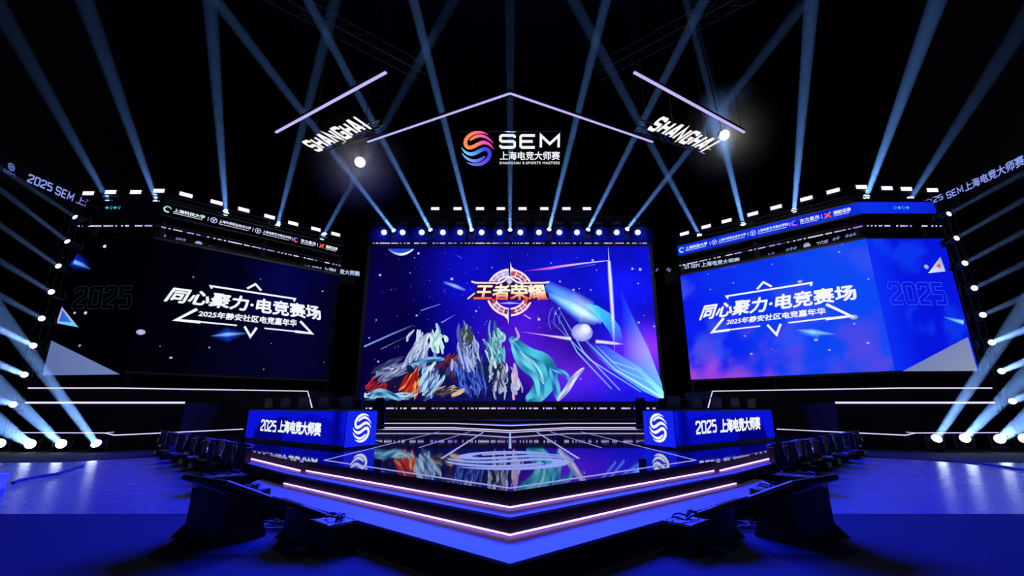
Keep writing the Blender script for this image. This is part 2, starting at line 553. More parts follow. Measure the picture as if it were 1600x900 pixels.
# ================================================================ stage
Z3, Z2, Z1 = .636, .445, .253
def vee(ya, xc, yc, side, back):
    """plan of one level: V front, then side edges running out and back"""
    L = [(0, ya), (xc, yc), side, (side[0], back), (-side[0], back), (-side[0], side[1]), (-xc, yc)]
    return L
deck_plan = vee(5.87, 3.86, 9.15, (10.5, 15.79), 28.6)
step_plan = vee(5.44, 4.16, 8.95, (10.55, 15.3), 28.6)
apron_plan = [(0, 4.56), (4.72, 8.60), (4.95, 9.5), (4.2, 11), (-4.2, 11), (-4.95, 9.5), (-4.72, 8.60)]
st = thing('stage', 'low black stage with a V-shaped front and two lit steps', 'stage', (0, 5, 0))
def level(nm, plan, z0, z1, topmat):
    n = len(plan)
    body = MB().prism(plan, z0, z1 - .03).build(nm + '_riser', 'stage_riser', st)
    lip = [(p[0] * 1.003, p[1] - .01) for p in plan]
    return MB().prism(lip, z1 - .03, z1).build(nm, topmat, st)
level('apron', apron_plan, 0, Z1, 'stage_tread')
level('step', step_plan, Z1, Z2, 'stage_tread')
level('deck', deck_plan, Z2, Z3, 'deck_glass')
# glowing lines at the foot of each riser
def front_line(plan, d):
    c_, a_ = plan[-1], plan[0]
    return [(c_[0] - d * .6, c_[1] - d * .7), (a_[0], a_[1] - d), (-c_[0] + d * .6, c_[1] - d * .7)]
for plan, z, nm in ((deck_plan, Z2, 'upper_step_light'), (step_plan, Z1, 'lower_step_light')):
    run_strip(nm, [(x, y, z + .022) for x, y in front_line(plan, .03)], .012, .015, 'led_step', st, label='glowing lavender LED line along the foot of a step')
for s in (-1, 1):
    a, b = Vector((s * 3.95, 9.2, Z2 + .022)), Vector((s * 10.45, 15.7, Z2 + .022))
    run_strip('side_step_light', [a + Vector((s * .05, -.05, 0)), b + Vector((s * .05, -.05, 0))], .014, .018, 'led_step', st)
    run_strip('side_reflected_dots', [a + Vector((s * .02, -.03, .155)), b + Vector((s * .02, -.03, .155))], .02, .03, 'reflected_dots', st)  # LED reflection along the deck edge, imitated by a faintly glowing bar

# printed light lines and emblem inside the glass deck
Fd = Frame((0, 0, Z3), (1, 0, 0), (0, 1, 0))
ln = Art(Fd)
W_ = (.36, .38, .95)
def dl(pts, w): ln.line(pts, w, W_, px=False)
dl([(-3.62, 9.3), (0, 6.10), (3.62, 9.3)], .055)
for s in (-1, 1):
    dl([(s * 3.62, 9.3), (s * 3.1, 20.6)], .035)
    dl([(s * 2.35, 12.2), (s * 1.75, 20.9)], .035)
    dl([(s * 1.38, 9.6), (s * 1.15, 20.2)], .06)
dl([(0, 12.0), (0, 20.4)], .07)
ln.build('deck_light_lines', 'screen', st, .004, label='thin pale violet lines glowing in the glossy deck')
em = Art(Fd)
em.swirl([(-1.30, 11.2), (1.30, 11.2), (1.30, 7.85), (-1.30, 7.85)], (.30, .36, .92), px=False)
em.build('deck_emblem', 'screen', st, .005, label='large pale round S emblem glowing in the deck')

# rear riser with two lit edges
rr = thing('rear_riser', 'low black riser with two white LED lines below the main screen', 'riser', (0, 24, Z3))
rp = [(-10.9, 24.1), (-2.98, 24.1), (0, 20.8), (2.98, 24.1), (10.9, 24.1), (10.9, 28.5), (-10.9, 28.5)]
MB().prism(rp, Z3 + .002, .90).build('riser_body', 'stage_riser', rr)
rp2 = [(-10.9, 25.4), (-2.5, 25.4), (0, 22.6), (2.5, 25.4), (10.9, 25.4), (10.9, 28.5), (-10.9, 28.5)]
MB().prism(rp2, .90, 1.02).build('riser_top', 'stage_riser', rr)
run_strip('lower_light_line', [(x, y - .03, Z3 + .04) for x, y in rp[:5]], .02, .04, 'led_white', rr)
run_strip('upper_light_line', [(x, y - .03, .885) for x, y in rp[:5]], .02, .03, 'led_white', rr)

# ================================================================ main screen
Fm = Frame((0, 30, 0), (1, 0, 0))
MX, MZ0, MZ1 = 9.87, 2.07, 12.76
ms = thing('main_screen', 'huge central LED screen showing a blue space scene with a gold title', 'LED screen', (0, 30, 0))
fr = MB()
fr.box((0, 30.2, (MZ0 + MZ1) / 2), (2 * MX + .5, .36, MZ1 - MZ0 + .5))
fr.build('cabinet', 'black_metal', ms)
MB().box((0, 29.9, 1.025), (20.6, .5, 2.05)).build('plinth', 'black_metal', ms)
NAVY, BLUE, VIO = hx('#04024a'), hx('#0b10c8'), hx('#4a16c0')
def main_bg(x, y):
    c = hx('#070140')
    c = addc(c, sc3(hx('#0810e0'), .62 * gs(x, y, .36, .75, .13, .55)))
    c = addc(c, sc3(hx('#0814d8'), .55 * gs(x, y, .62, .9, .22, .35)))
    c = addc(c, sc3(hx('#0a14e8'), .9 * gs(x, y, .96, .75, .16, .7)))
    c = addc(c, sc3(hx('#0812c0'), .55 * gs(x, y, .78, .5, .2, .35)))
    c = addc(c, sc3(hx('#5414c8'), .8 * gs(x, y, .56, .42, .13, .22)))
    c = addc(c, sc3(hx('#6a20c8'), .7 * gs(x, y, .70, .18, .13, .14)))
    c = addc(c, sc3(hx('#9a30d8'), .9 * gs(x, y, .985, .32, .09, .12)))
    c = addc(c, sc3(hx('#1014d0'), .8 * gs(x, y, .9, .05, .3, .14)))
    n = fbm(x * 5, y * 3, 2)
    return sc3(c, max(.4, 1 + .45 * n))
grid_art(Fm, -MX, MX, MZ0, MZ1, 72, 40, main_bg).build('picture', 'screen', ms, .0)

a = Art(Fm)      # soft streaks and planets (additive light of the picture)
Z_ = (0, 0, 0)
a.glow([(692, 443), (712, 448), (729, 453)], .34, [Z_, hx('#9fd0ff'), Z_])
a.glow([(710, 398), (722, 405)], .1, [Z_, hx('#4060d0')])
a.glow([(570, 542), (610, 524), (648, 507)], .16, [hx('#8fb6ff'), hx('#7ea6ff'), Z_])
a.glow([(596, 546), (642, 523)], .07, [hx('#8f9ad8'), Z_])
a.glow([(658, 486), (688, 476)], .08, [hx('#a0b0ff'), hx('#7080ff')])
a.glow([(690, 505), (713, 491)], .09, [hx('#c0c8ff'), Z_])
a.glow([(817, 425), (860, 420), (885, 416), (951, 408)], [.05, .25, .2, .06], [Z_, hx('#ff70c8'), hx('#ffd0f0'), hx('#ffffff')])
a.glow([(892, 421), (930, 414)], .05, [Z_, hx('#90a0ff')])
a.glow([(949, 386), (951, 409)], .1, [Z_, hx('#ffffff')])
a.glow([(951, 409), (953, 440), (957, 500), (960, 555)], [.25, .34, .3, .05], [hx('#ffffff'), hx('#ffffff'), hx('#ffe8ff'), Z_])
a.glow([(812, 519), (850, 524), (892, 530)], [.05, .12, .3], [Z_, hx('#ffc0f0'), hx('#ffffff')])
a.glow([(930, 534), (960, 537), (975, 538)], [.3, .25, .05], [hx('#ffffff'), hx('#ffffff'), Z_])
# sweeping cyan trail
a.glow([(852, 447), (885, 468), (915, 488), (935, 500)], [.9, 1.6, 1.9, 1.0], [sc3(hx('#2a90ff'), .7), hx('#70b8ff'), hx('#c8e8ff'), hx('#4090e0')])
a.glow([(856, 460), (900, 485), (940, 503)], [.5, 1.0, .5], [sc3(hx('#40c0ff'), .5), hx('#b8ecff'), hx('#60a0f0')])
a.band([Fm.px(*p) for p in [(910, 474), (932, 478), (952, 490), (968, 512), (974, 536)]],
       [Fm.px(*p) for p in [(912, 476), (925, 488), (940, 503), (952, 520), (960, 540)]],
       [sc3(hx('#30b0f0'), .5), hx('#46c4f4'), hx('#38b4ea'), sc3(hx('#2a90e0'), .8), Z_])
a.poly([(915, 540), (945, 540), (1000, 575), (1036, 612), (1036, 626), (1005, 612), (950, 575)],
       [Z_, sc3(hx('#2a70d0'), .5), sc3(hx('#4ab0f0'), .8), hx('#70d0f8'), hx('#80d8ff'), hx('#50b8f0'), sc3(hx('#3080e0'), .6)])
a.poly([(968, 450), (985, 490), (1012, 545), (1033, 600), (1036, 624), (1000, 585), (975, 560), (972, 530)],
       [Z_, sc3(hx('#2a60e0'), .6), sc3(hx('#50a0f8'), .8), hx('#6cc0f8'), hx('#80d8ff'), sc3(hx('#50a0f0'), .7), sc3(hx('#3060d0'), .3), Z_])
for k, (p0, p1) in enumerate([((862, 480), (955, 608)), ((868, 476), (968, 610)), ((858, 500), (1000, 612)), ((900, 520), (1035, 622)), ((930, 540), (1020, 600)), ((925, 536), (1000, 580))]):
    m_ = ((p0[0] + p1[0]) / 2 - 7, (p0[1] + p1[1]) / 2 + 7)
    a.glow([p0, m_, p1], .12 if k != 3 else .22, [Z_, hx('#9ad8ff'), hx('#70b0ff') if k != 3 else hx('#d0f0ff')])
for r_ in (18, 26, 34):
    a.glow([(862 + 34 + r_ * math.cos(t) * 1.0 - 5, 500 + r_ * math.sin(t)) for t in [2.6 + .25 * i for i in range(6)]], .08, [Z_] + [hx('#5080ff')] * 4 + [Z_])
a.glow([(818, 492), (829, 499)], .12, [hx('#ff90e0'), hx('#ffc0f0')])
a.build('light_streaks', 'screen_glow', ms, .150, kind='stuff', label='white, pink and cyan streaks of light across the picture')

a = Art(Fm)      # crescent planet and stars
arc = [(606 + (647 - 606) * t, 389 + 10.5 * math.sin(math.pi * t) ** .8 * (1.0 if t < .5 else 1.0)) for t in [i / 14 for i in range(15)]]
arc_in = [(606 + (647 - 606) * t * .985, 389 + (6.5 if .1 < t < .9 else 3) * math.sin(math.pi * t)) for t in [i / 14 for i in range(15)]]
a.poly([(606, 388.7)] + arc_in[1:-1] + [(645, 388.7)], hx('#2048d8'))
a.band([Fm.px(*p) for p in arc], [Fm.px(*p) for p in arc_in], [mix(hx('#3060e0'), hx('#f0f8ff'), i / 9) for i in range(15)])
a.build('crescent_planet', 'screen', ms, .014, label='blue crescent planet at the top edge of the picture')
a = Art(Fm)
for (u, v, r) in [(654, 396, .13), (648, 403, .05), (594, 430, .13), (706, 436, .15), (641, 427, .05), (769, 418, .07), (744, 486, .1), (651, 493, .1), (588, 500, .07), (577, 528, .08), (591, 565, .1), (926, 407, .13), (861, 411, .07), (988, 420, .13), (1000, 421, .16), (997, 443, .08), (875, 440, .1), (896, 453, .12), (905, 451, .07), (923, 453, .08), (868, 490, .1), (842, 499, .15), (874, 482, .09), (998, 504, .11), (1022, 510, .1), (907, 592, .07), (932, 422, .06), (957, 478, .05), (755, 531, .09)]:
    a.disc((u, v), r * .72, hx('#e4eaff'), hx('#8090ff'), 8)
for k in range(150):
    u = random.uniform(585, 1025); v = random.uniform(392, 618)
    a.disc((u, v), random.uniform(.015, .045), sc3(hx('#8090ff'), random.uniform(.3, .9)), None, 5)
a.build('stars', 'screen', ms, .016, kind='stuff', label='small white stars scattered over the picture')

# plain stand-in for the painted group: shards of ice and rock with ribbons, in the same colours
a = Art(Fm)
def smooth_line(pts, n=2):
    q = [Fm.px(*p) for p in pts]
    for _ in range(n):
        nq = [q[0]]
        for i in range(len(q) - 1):
            for t in (.25, .75): nq.append(tuple(q[i][k] * (1 - t) + q[i + 1][k] * t for k in (0, 1)))
        nq.append(q[-1]); q = nq
    return q
RIB = [0]
def ribbon(pts, w, c0, c1, taper=.15):
    RIB[0] += 1; a.layer(RIB[0] * .0004)
    q = smooth_line(pts); n = len(q)
    ww = [w * (taper + (1 - taper) * math.sin(math.pi * (i + .3) / (n + .2))) for i in range(n)]
    L, R = offset_line(q, ww)
    a.band(L, q, [mix(c0, c1, (math.sin(i * .7) + 1) / 2) for i in range(n)])
    a.band(q, R, [mix(c1, c0, (math.sin(i * .7) + 1) / 2) for i in range(n)])
B_ = 626.5
# dark rocky mass, then overlapping folds of cloth in the photograph's colours
a.poly([(566, B_), (585, 612), (604, 592), (625, 580), (640, 568), (660, 562), (678, 560), (700, 572), (722, 560), (745, 566), (768, 562), (792, 572), (804, 595), (818, B_)],
       [hx(h) for h in ('#0a0a3c', '#1c0a30', '#30101c', '#141440', '#20204c', '#24244c', '#181848', '#10103c', '#141452', '#101050', '#143058', '#142850', '#10104c', '#0c0c60')])
rg = random.Random(21)
PAL = [  # centre, spread, palette, lean, number
    ((588, 606), (14, 10), ['#c02840', '#701020', '#3a0c20'], .9, 12),
    ((610, 578), (16, 12), ['#9098c0', '#4a5488', '#c8d0e8', '#2a3060'], 1.1, 20),
    ((643, 604), (13, 12), ['#ff6a28', '#c02818', '#701018', '#ffb060'], .5, 20),
    ((655, 545), (14, 18), ['#c8d8ec', '#8898c8', '#e4ecf8', '#6878b0'], .35, 24),
    ((682, 532), (10, 14), ['#b8e0e0', '#78b0c8', '#d8f4ec'], -.2, 14),
    ((672, 598), (12, 22), ['#a8d0f0', '#5888c8', '#304898', '#d0e8f8'], .45, 22),
    ((706, 572), (14, 16), ['#5c1828', '#303878', '#8a3038', '#14183c'], .6, 16),
    ((732, 556), (18, 22), ['#8ca0d8', '#4860b0', '#b8c4ec', '#202870'], -.15, 26),
    ((730, 525), (9, 8), ['#284858', '#88c8d0', '#583838'], .1, 10),
    ((740, 600), (24, 14), ['#3048c8', '#181c70', '#5070e0', '#0c1050'], -.3, 20),
    ((776, 540), (13, 18), ['#88d4dc', '#48a0c0', '#c0ece8', '#306890'], -.2, 24),
    ((783, 596), (13, 22), ['#a8b0d0', '#6870a0', '#302848', '#c8cce0'], .05, 16),
    ((805, 598), (7, 22), ['#f0d0e4', '#c8a0cc', '#88b8e0'], -.25, 9),
    ((698, 612), (12, 7), ['#d0b898', '#584850', '#282040'], 1.2, 10),
    ((600, 618), (26, 6), ['#80c8e8', '#386898', '#b0e0f4', '#204878'], 1.3, 14),
]
for (cx_, cy_), (sx_, sy_), pal, lean, n_ in PAL:
    for k in range(int(n_ * 1.7)):
        x, y = cx_ + rg.gauss(0, .55) * sx_, cy_ + rg.gauss(0, .55) * sy_
        ln_w = rg.uniform(6, 17) * (1.2 if n_ > 18 else .85); an = lean + rg.uniform(-.22, .22)
        dx, dy = -math.sin(an) * ln_w, math.cos(an) * ln_w
        bend = rg.uniform(-5, 5)
        p = [(x - dx, y - dy), (x + bend, y), (x + dx, y + dy)]
        p = [(max(u, 572), min(v, B_ - 2)) for u, v in p]
        c0, c1 = hx(rg.choice(pal)), hx(rg.choice(pal))
        ribbon(p, rg.uniform(.08, .30), c0, c1, .05)
ribbon([(797, 528), (825, 556), (850, 566), (858, 590), (838, 620), (822, 626)], 1.35, hx('#50c8e8'), hx('#186a9c'))
ribbon([(800, 536), (815, 570), (842, 585), (845, 626)], .75, hx('#70d8f0'), hx('#2080b0'))
ribbon([(812, 548), (838, 572), (850, 600)], .3, hx('#a0ecf8'), hx('#3090c0'))
ribbon([(860, 575), (868, 600), (872, 625)], .5, hx('#58c0f0'), hx('#2050b0'))
ribbon([(862, 577), (880, 582), (890, 594)], .35, hx('#60c0f0'), hx('#2050b0'))
ribbon([(912, 575), (896, 590), (885, 610), (870, 626)], .4, hx('#e8e0f8'), hx('#8098e0'))
ribbon([(577, 622), (588, 612), (605, 614), (628, 625)], .45, hx('#80c8e8'), hx('#20508c'))
ribbon([(640, 570), (668, 562), (695, 561)], .35, hx('#70c0e8'), hx('#204890'))
ribbon([(680, 535), (688, 520), (682, 506)], .25, hx('#c8ecec'), hx('#60a0c8'))
ribbon([(805, 512), (812, 528), (800, 534)], .18, hx('#90c8e0'), hx('#c090a0'))
a.layer(.14).poly([(690, 626.5), (715, 621), (760, 621), (800, 616), (815, 626.5)], hx('#10145c'))
a.build('picture_drapery', 'screen', ms, .004, kind='stuff', label='painted swirl of pale blue, red and teal folds along the bottom of the picture')
a = Art(Fm)
a.disc((909, 520), .72, hx('#f0ecff'), hx('#8090f0'), 18, sy=.85)
a.layer(.003); a.disc((914, 515), .36, hx('#ffffff'), hx('#d8e0ff'), 14)
a.build('glow_orb', 'screen', ms, .155, label='pale glowing orb at the head of the cyan trail')

# title emblem
a = Art(Fm)
cx, cy, R0, R1 = 796.5, 458, 37, 24
def arcband(t0, t1, r0, r1, c0, c1, n=10):
    P_ = [math.radians(t0 + (t1 - t0) * i / n) for i in range(n + 1)]
    a.band([Fm.px(cx + r0 * math.cos(t), cy - r0 * math.sin(t)) for t in P_], [Fm.px(cx + r1 * math.cos(t), cy - r1 * math.sin(t)) for t in P_], [mix(c0, c1, i / n) for i in range(n + 1)])
arcband(93, 160, 35.5, 24, hx('#b8b8f0'), hx('#8078c0'))
arcband(20, 87, 35.5, 24, hx('#8a2848'), hx('#c04858'))
arcband(200, 267, 37, 25, hx('#c088c8'), hx('#70285c'))
arcband(273, 335, 37, 25, hx('#702848'), hx('#c070a0'))
a.layer(.004)
for t0, t1 in ((93, 160), (20, 87), (200, 267), (273, 335)):
    arcband(t0, t1, 37, 34, hx('#fff0f4'), hx('#ffd8e4')); arcband(t0, t1, 26.5, 24, hx('#fff0f4'), hx('#ffd8ec'))
    arcband(t0 + 10, t1 - 12, 31.2, 29.8, hx('#ffe0e8'), hx('#f0c8f0'))
    for k in range(3):
        t = t0 + (t1 - t0) * (k + 1) / 4
        arcband(t, t + 3, 35, 25, hx('#ffe8f0'), hx('#ffd8e8'), 2)
a.poly([(797.5, 411), (799.5, 418), (805, 423), (812, 425), (799, 425), (797.5, 432)], hx('#fff0f0'))
a.poly([(794.6, 507), (793, 500), (788, 495), (780, 491), (792.5, 492), (794.6, 483)], hx('#ffe8f4'))
a.build('title_ring', 'screen', ms, .160, kind='stuff', label='pink and white carved ring behind the gold title')
a = Art(Fm)
a.poly([(738, 440.5), (742, 444), (746, 446), (742, 460), (730, 468), (736, 469), (765, 470), (770, 476), (776, 470), (818, 470), (824, 476), (832, 470), (857, 469), (858, 462), (853, 456), (851, 446), (857, 441.5)], hx('#3a0a3c'))
a.layer(.003)
a.line([(737, 440.8), (744, 443), (775, 443.2)], .12, hx('#ffe8f0'))
a.line([(858, 441.5), (850, 443), (818, 443.2)], .12, hx('#ffe8f0'))
a.line([(775, 444), (784, 442), (796, 434), (808, 442), (818, 444)], .14, hx('#f8ecff'))
a.poly([(796, 436), (801, 441), (796, 446), (791, 441)], hx('#c8ccdc'))
a.line([(731, 468), (742, 459)], .1, hx('#f0e0f8'))
a.poly([(779, 475), (796, 472.7), (815, 475), (796, 476)], hx('#90b8ff'))
a.build('title_plate', 'screen', ms, .170)
a = Art(Fm)
def goldc(x, y): return mix(hx('#e84838'), hx('#fff6d8'), sstep(.0, .62, y))
a.text('王者荣耀', [(746, 445), (850, 445), (856, 470), (739, 470)], goldc, bold=.03, spacing=.92)
a.poly([(768, 468), (774, 468), (771, 476)], hx('#e05040')); a.poly([(818, 468), (825, 468), (823, 476)], hx('#e05040'))
a.build('title_lettering', 'screen', ms, .180, label='cream to red Chinese title lettering')

# pixel bars above and below the main screen
ps = run_strip('pixel_strip', [PY(583, 380, 29.7), PY(1014, 380, 29.7)], .05, .06, 'pixels')
tag(ps, 'dotted violet LED bar along the top edge of the main screen', 'LED bar', 'dotted LED bars')
ps = run_strip('pixel_strip', [PY(572, 638, 29.63), PY(1024, 638, 29.63)], .05, .09, 'pixels')
tag(ps, 'dotted violet LED bar below the main screen above the riser', 'LED bar', 'dotted LED bars')

# ================================================================ wing screens and banners
WI, WF, WO = (11.1, 28.0), (18.15, 21.4), (22.1, 21.4)
WZ0, WZ1, BZ0, BZ1 = 3.34, 9.98, 11.38, 12.02
FW = {}
for s in (-1, 1):
    if s > 0:
        FW[s] = (Frame((WI[0], WI[1], 0), (WF[0] - WI[0], WF[1] - WI[1], 0)), Frame((WF[0], WF[1], 0), (1, 0, 0)))
    else:
        FW[s] = (Frame((-WF[0], WF[1], 0), (WF[0] - WI[0], WI[1] - WF[1], 0)), Frame((-WO[0], WO[1], 0), (1, 0, 0)))
WL = math.hypot(WF[0] - WI[0], WF[1] - WI[1]); WS = WO[0] - WF[0]
def wing_cab(mb, s, z0, z1, d=.3):
    """folded cabinet: inner long face, outer short face"""
    off = .02
    p = [(WI[0], WI[1]), (WF[0], WF[1]), (WO[0], WO[1]), (WO[0], WO[1] + d), (WF[0] + d * .45, WF[1] + d), (WI[0] + d * .683, WI[1] + d * .73)]
    p = [(x + .012, y + off) for x, y in p]
    mb.prism([(s * x, y) for x, y in (p if s > 0 else p[::-1])], z0, z1)
    return mb
for s in (-1, 1):
    F1, F2 = FW[s]
    nm = SIDE[s]
    ws = thing('wing_screen', 'folded ' + ('dark navy' if s < 0 else 'bright blue') + ' LED screen with white slogan, ' + nm + ' of the main screen', 'LED screen', (s * WF[0], WF[1], 0), 'side LED screens')
    wing_cab(MB(), s, WZ0 - .12, WZ1 + .12, .35).build('cabinet', 'black_metal', ws)
    if s > 0:
        def bg1(x, y):
            c = mix(hx('#0a1cf0'), hx('#0c48f4'), sstep(.0, .9, x + .15 * fbm(x * 3, y * 3, 5)))
            n = fbm(x * 4 + 3, y * 3, 9)
            c = mix(c, hx('#3a52f6'), .8 * sstep(.05, .5, n) * (1 - .3 * x))
            c = mix(c, hx('#5a48e0'), .7 * sstep(0, .5, fbm(x * 5, y * 4, 4)) * sstep(.6, .2, y))
            c = mix(c, hx('#a848dc'), .9 * sstep(.32, .02, y + .25 * fbm(x * 6, y * 4, 3) + x * .5))
            return c
        def bg2(x, y):
            c = mix(hx('#0a2cf4'), hx('#0616e0'), sstep(0, .4, x))
            return mix(c, hx('#1040f6'), .6 * sstep(.1, .5, fbm(x * 3, y * 4, 8)))
    else:
        def bg1(x, y):
            c = mix(hx('#010108'), hx('#04042c'), sstep(.1, .8, x))
            c = mix(c, hx('#050548'), .8 * gs(x, y, .72, .8, .22, .35))
            c = mix(c, hx('#030318'), sstep(.88, 1, x))
            return sc3(c, 1 + .5 * fbm(x * 4, y * 3, 5))
        def bg2(x, y): return hx('#000004')
    grid_art(F1, 0, WL, WZ0, WZ1, 40, 26, bg1).build('picture_long_face', 'screen', ws, 0)
    grid_art(F2, 0, WS, WZ0, WZ1, 16, 20, bg2).build('picture_short_face', 'screen', ws, .002)
    m_ = (lambda u: u) if s > 0 else (lambda u: u)
    a = Art(F1)
    if s > 0:
        a.text('同心聚力·电竞赛场', [(1101, 476), (1335, 443.5), (1341, 468), (1092, 501)], WHITE, bold=.035, spacing=1.02)
        a.text('2025年静安社区电竞嘉年华', [(1137, 498.5), (1289, 480), (1291, 491), (1134, 508)], WHITE, bold=.03)
        L1 = [[(1138, 467), (1135, 463), (1268, 442), (1267, 447)], [(1183, 452), (1193, 441), (1206, 448)],
              [(1131, 497), (1113, 519), (1140, 515.5)], [(1138, 515.5), (1188, 509.5)], [(1199, 507.5), (1213.5, 523), (1220, 506)],
              [(1232, 504.5), (1294, 497)], [(1291, 475.5), (1330, 494), (1290, 498.5)]]
    else:
        a.text('同心聚力·电竞赛场', [(272, 448), (499, 478), (503, 501), (255, 471)], WHITE, bold=.035, spacing=1.02)
        a.text('2025年静安社区电竞嘉年华', [(312, 484.5), (464, 499.5), (463, 511), (309, 494.5)], WHITE, bold=.03)
        L1 = [[(331, 451), (329, 447), (461, 467), (459, 471)], [(386, 451), (399, 444), (408, 454)],
              [(308, 483), (275, 500), (313, 503.5)], [(312, 503), (370, 508.5)], [(382, 510), (391, 526), (401, 512)],
              [(413, 513), (462, 518)], [(469, 502), (487, 521), (461, 518)]]
    for k, l in enumerate(L1):
        a.line(l, [.10, .12, .15, .08, .12, .08, .15][k], WHITE)
    a.build('slogan', 'screen', ws, .02, label='white Chinese slogan lettering in an angular line frame')
    a = Art(F1)
    if s > 0:
        dots = [(1106, 428, .06), (1146, 442, .09), (1110, 452, .08), (1207, 516, .06), (1250, 440, .2), (1174, 553, .13), (1164, 525, .1), (1275, 531, .16), (1296, 547, .1), (1206, 546, .05), (1334, 495.5, .28), (1335, 506, .09), (1356, 536, .12), (1357, 436, .08), (1207, 413, .07), (1311, 394, .09), (1316, 382, .05)]
        col = hx('#b8c0ff')
    else:
        dots = [(302, 433, .07), (407, 436, .05), (504, 455, .1), (220, 519, .3), (267, 559, .12), (327, 543, .08), (424, 537, .05), (412, 577, .06), (506, 566, .05), (250, 541, .04)]
        col = hx('#c8c8ff')
    for u, v, r in dots: a.disc((u, v), r * .62, col, sc3(col, .6), 10, sy=.75)
    a.build('stars', 'screen', ws, .012, kind='stuff')
    a = Art(F1)
    if s > 0:
        a.glow([(1242, 516), (1270, 519), (1308, 522)], [.1, .4, .1], [Z_, hx('#a0e0ff'), Z_])
        a.glow([(1246, 522), (1280, 525)], .3, [Z_, sc3(hx('#40c0ff'), .4)])
    else:
        a.glow([(328, 526), (355, 523), (386, 520)], [.1, .9, .1], [Z_, hx('#1c40d8'), Z_])
        a.glow([(328, 526), (355, 522.5), (386, 520)], [.1, .3, .1], [Z_, hx('#90c8ff'), Z_])
    a.build('light_streak', 'screen_glow', ws, .016)
    a = Art(F2)
    if s > 0:
        a.block('2025', [(1385, 440.5), (1473, 441.5), (1482, 476.5), (1393, 476)], hx('#4a68fa'), th=.42, gap=.12, outline=.035, aspect=1.9)
        a.build('numerals', 'screen', ws, .012, label='outlined numerals 2025'); a = Art(F2)
        a.poly([(1410, 580), (1512, 526.5), (1527, 579.5)], [hx('#7080b4'), hx('#7888b8'), hx('#8a94b0')])
        a.build('corner_triangle', 'screen', ws, .012, label='plain grey corner triangle'); a = Art(F2)
        a.poly([(1450, 427), (1469, 401), (1477, 424)], [hx('#e8ecff'), hx('#90a8e8'), hx('#c0c8f0')])
        a.layer(.003).poly([(1462, 416), (1468, 411), (1470, 419)], hx('#d05060'))
        a.build('small_triangle', 'screen', ws, .012); a = Art(F2)
        a.disc((1447, 417), .12, hx('#a0b0f0'), None, 8)
    else:
        a.block('2025', [(119, 447.5), (209, 446.5), (204, 482.5), (112, 482.5)], hx('#1a2c34'), th=.42, gap=.12, outline=.045, aspect=1.9)
        a.build('numerals', 'screen', ws, .012, label='outlined numerals 2025'); a = Art(F2)
        a.poly([(80.5, 532), (188, 585), (66.5, 586.5)], [hx('#6070a8'), hx('#6c80b4'), hx('#5c6ca4')])
        a.build('corner_triangle', 'screen', ws, .012, label='plain grey corner triangle'); a = Art(F2)
        a.poly([(97, 479.5), (123, 511.5), (88.5, 505)], [hx('#d890e0'), hx('#50d8f0'), hx('#80b8f8')])
        a.layer(.003).poly([(98, 484), (112, 504), (93, 502)], [hx('#3068d8'), hx('#2080d0'), hx('#2858c8')])
        a.build('small_triangle', 'screen', ws, .012); a = Art(F2)
        a.disc((117, 489), .06, hx('#c0d0f0'), None, 8); a.disc((134, 489), .08, hx('#c8d0f0'), None, 8)
        a.disc((164, 385), .09, hx('#d0d8f0'), None, 8); a.disc((125, 540), .06, hx('#a0a8c0'), None, 8)
    a.build('stars', 'screen', ws, .014, kind='stuff')
    a = Art(F2)
    if s > 0: a.glow([(1473, 496), (1490, 500), (1505, 504)], [.1, .2, .3], [Z_, hx('#70c0ff'), hx('#b0f0ff')])
    else:
        a.glow([(114, 407), (128, 413), (143, 421)], [1.0, .7, .1], [hx('#1030c8'), hx('#0c28b0'), Z_])
        a.glow([(116, 409), (128, 413.5), (143, 421)], [.3, .25, .05], [hx('#90d0ff'), hx('#60b0ff'), Z_])
    a.build('light_streak', 'screen_glow', ws, .016)

    # sponsor banner above
    bn = thing('sponsor_banner', 'folded ' + ('black' if s < 0 else 'blue') + ' LED banner strip of sponsor names above the ' + nm + ' wing screen', 'LED banner', (s * WF[0], WF[1], 0), 'sponsor LED banners')
    wing_cab(MB(), s, BZ0 - .06, BZ1 + .06, .3).build('cabinet', 'black_metal', bn)
    if s > 0:
        f1 = lambda x, y: mix(hx('#0a1ad0'), hx('#0c3ae8'), .5 + fbm(x * 4, y, 3))
        f2 = lambda x, y: mix(hx('#0c34ec'), hx('#0a22d4'), x)
    else:
        f1 = f2 = lambda x, y: hx('#000006')
    grid_art(F1, 0, WL, BZ0, BZ1, 20, 2, f1).build('picture_long_face', 'screen', bn, 0)
    grid_art(F2, 0, WS, BZ0, BZ1, 8, 2, f2).build('picture_short_face', 'screen', bn, .002)
    a = Art(F1)
    names = [('上海科技大学', .055, .20, '#e0f0ff', '#60c8a0'), ('上海中侨职业技术大学', .27, .435, '#e0e4ff', '#c8d0ff'), ('上海电影艺术职业学院', .50, .665, '#e0e4ff', '#c8d0ff'), ('东方星光', .725, .82, '#e8ecff', '#5070ff'), ('湘财证券', .885, .965, '#f0f0ff', '#ff5838')]
    zc = (BZ0 + BZ1) / 2
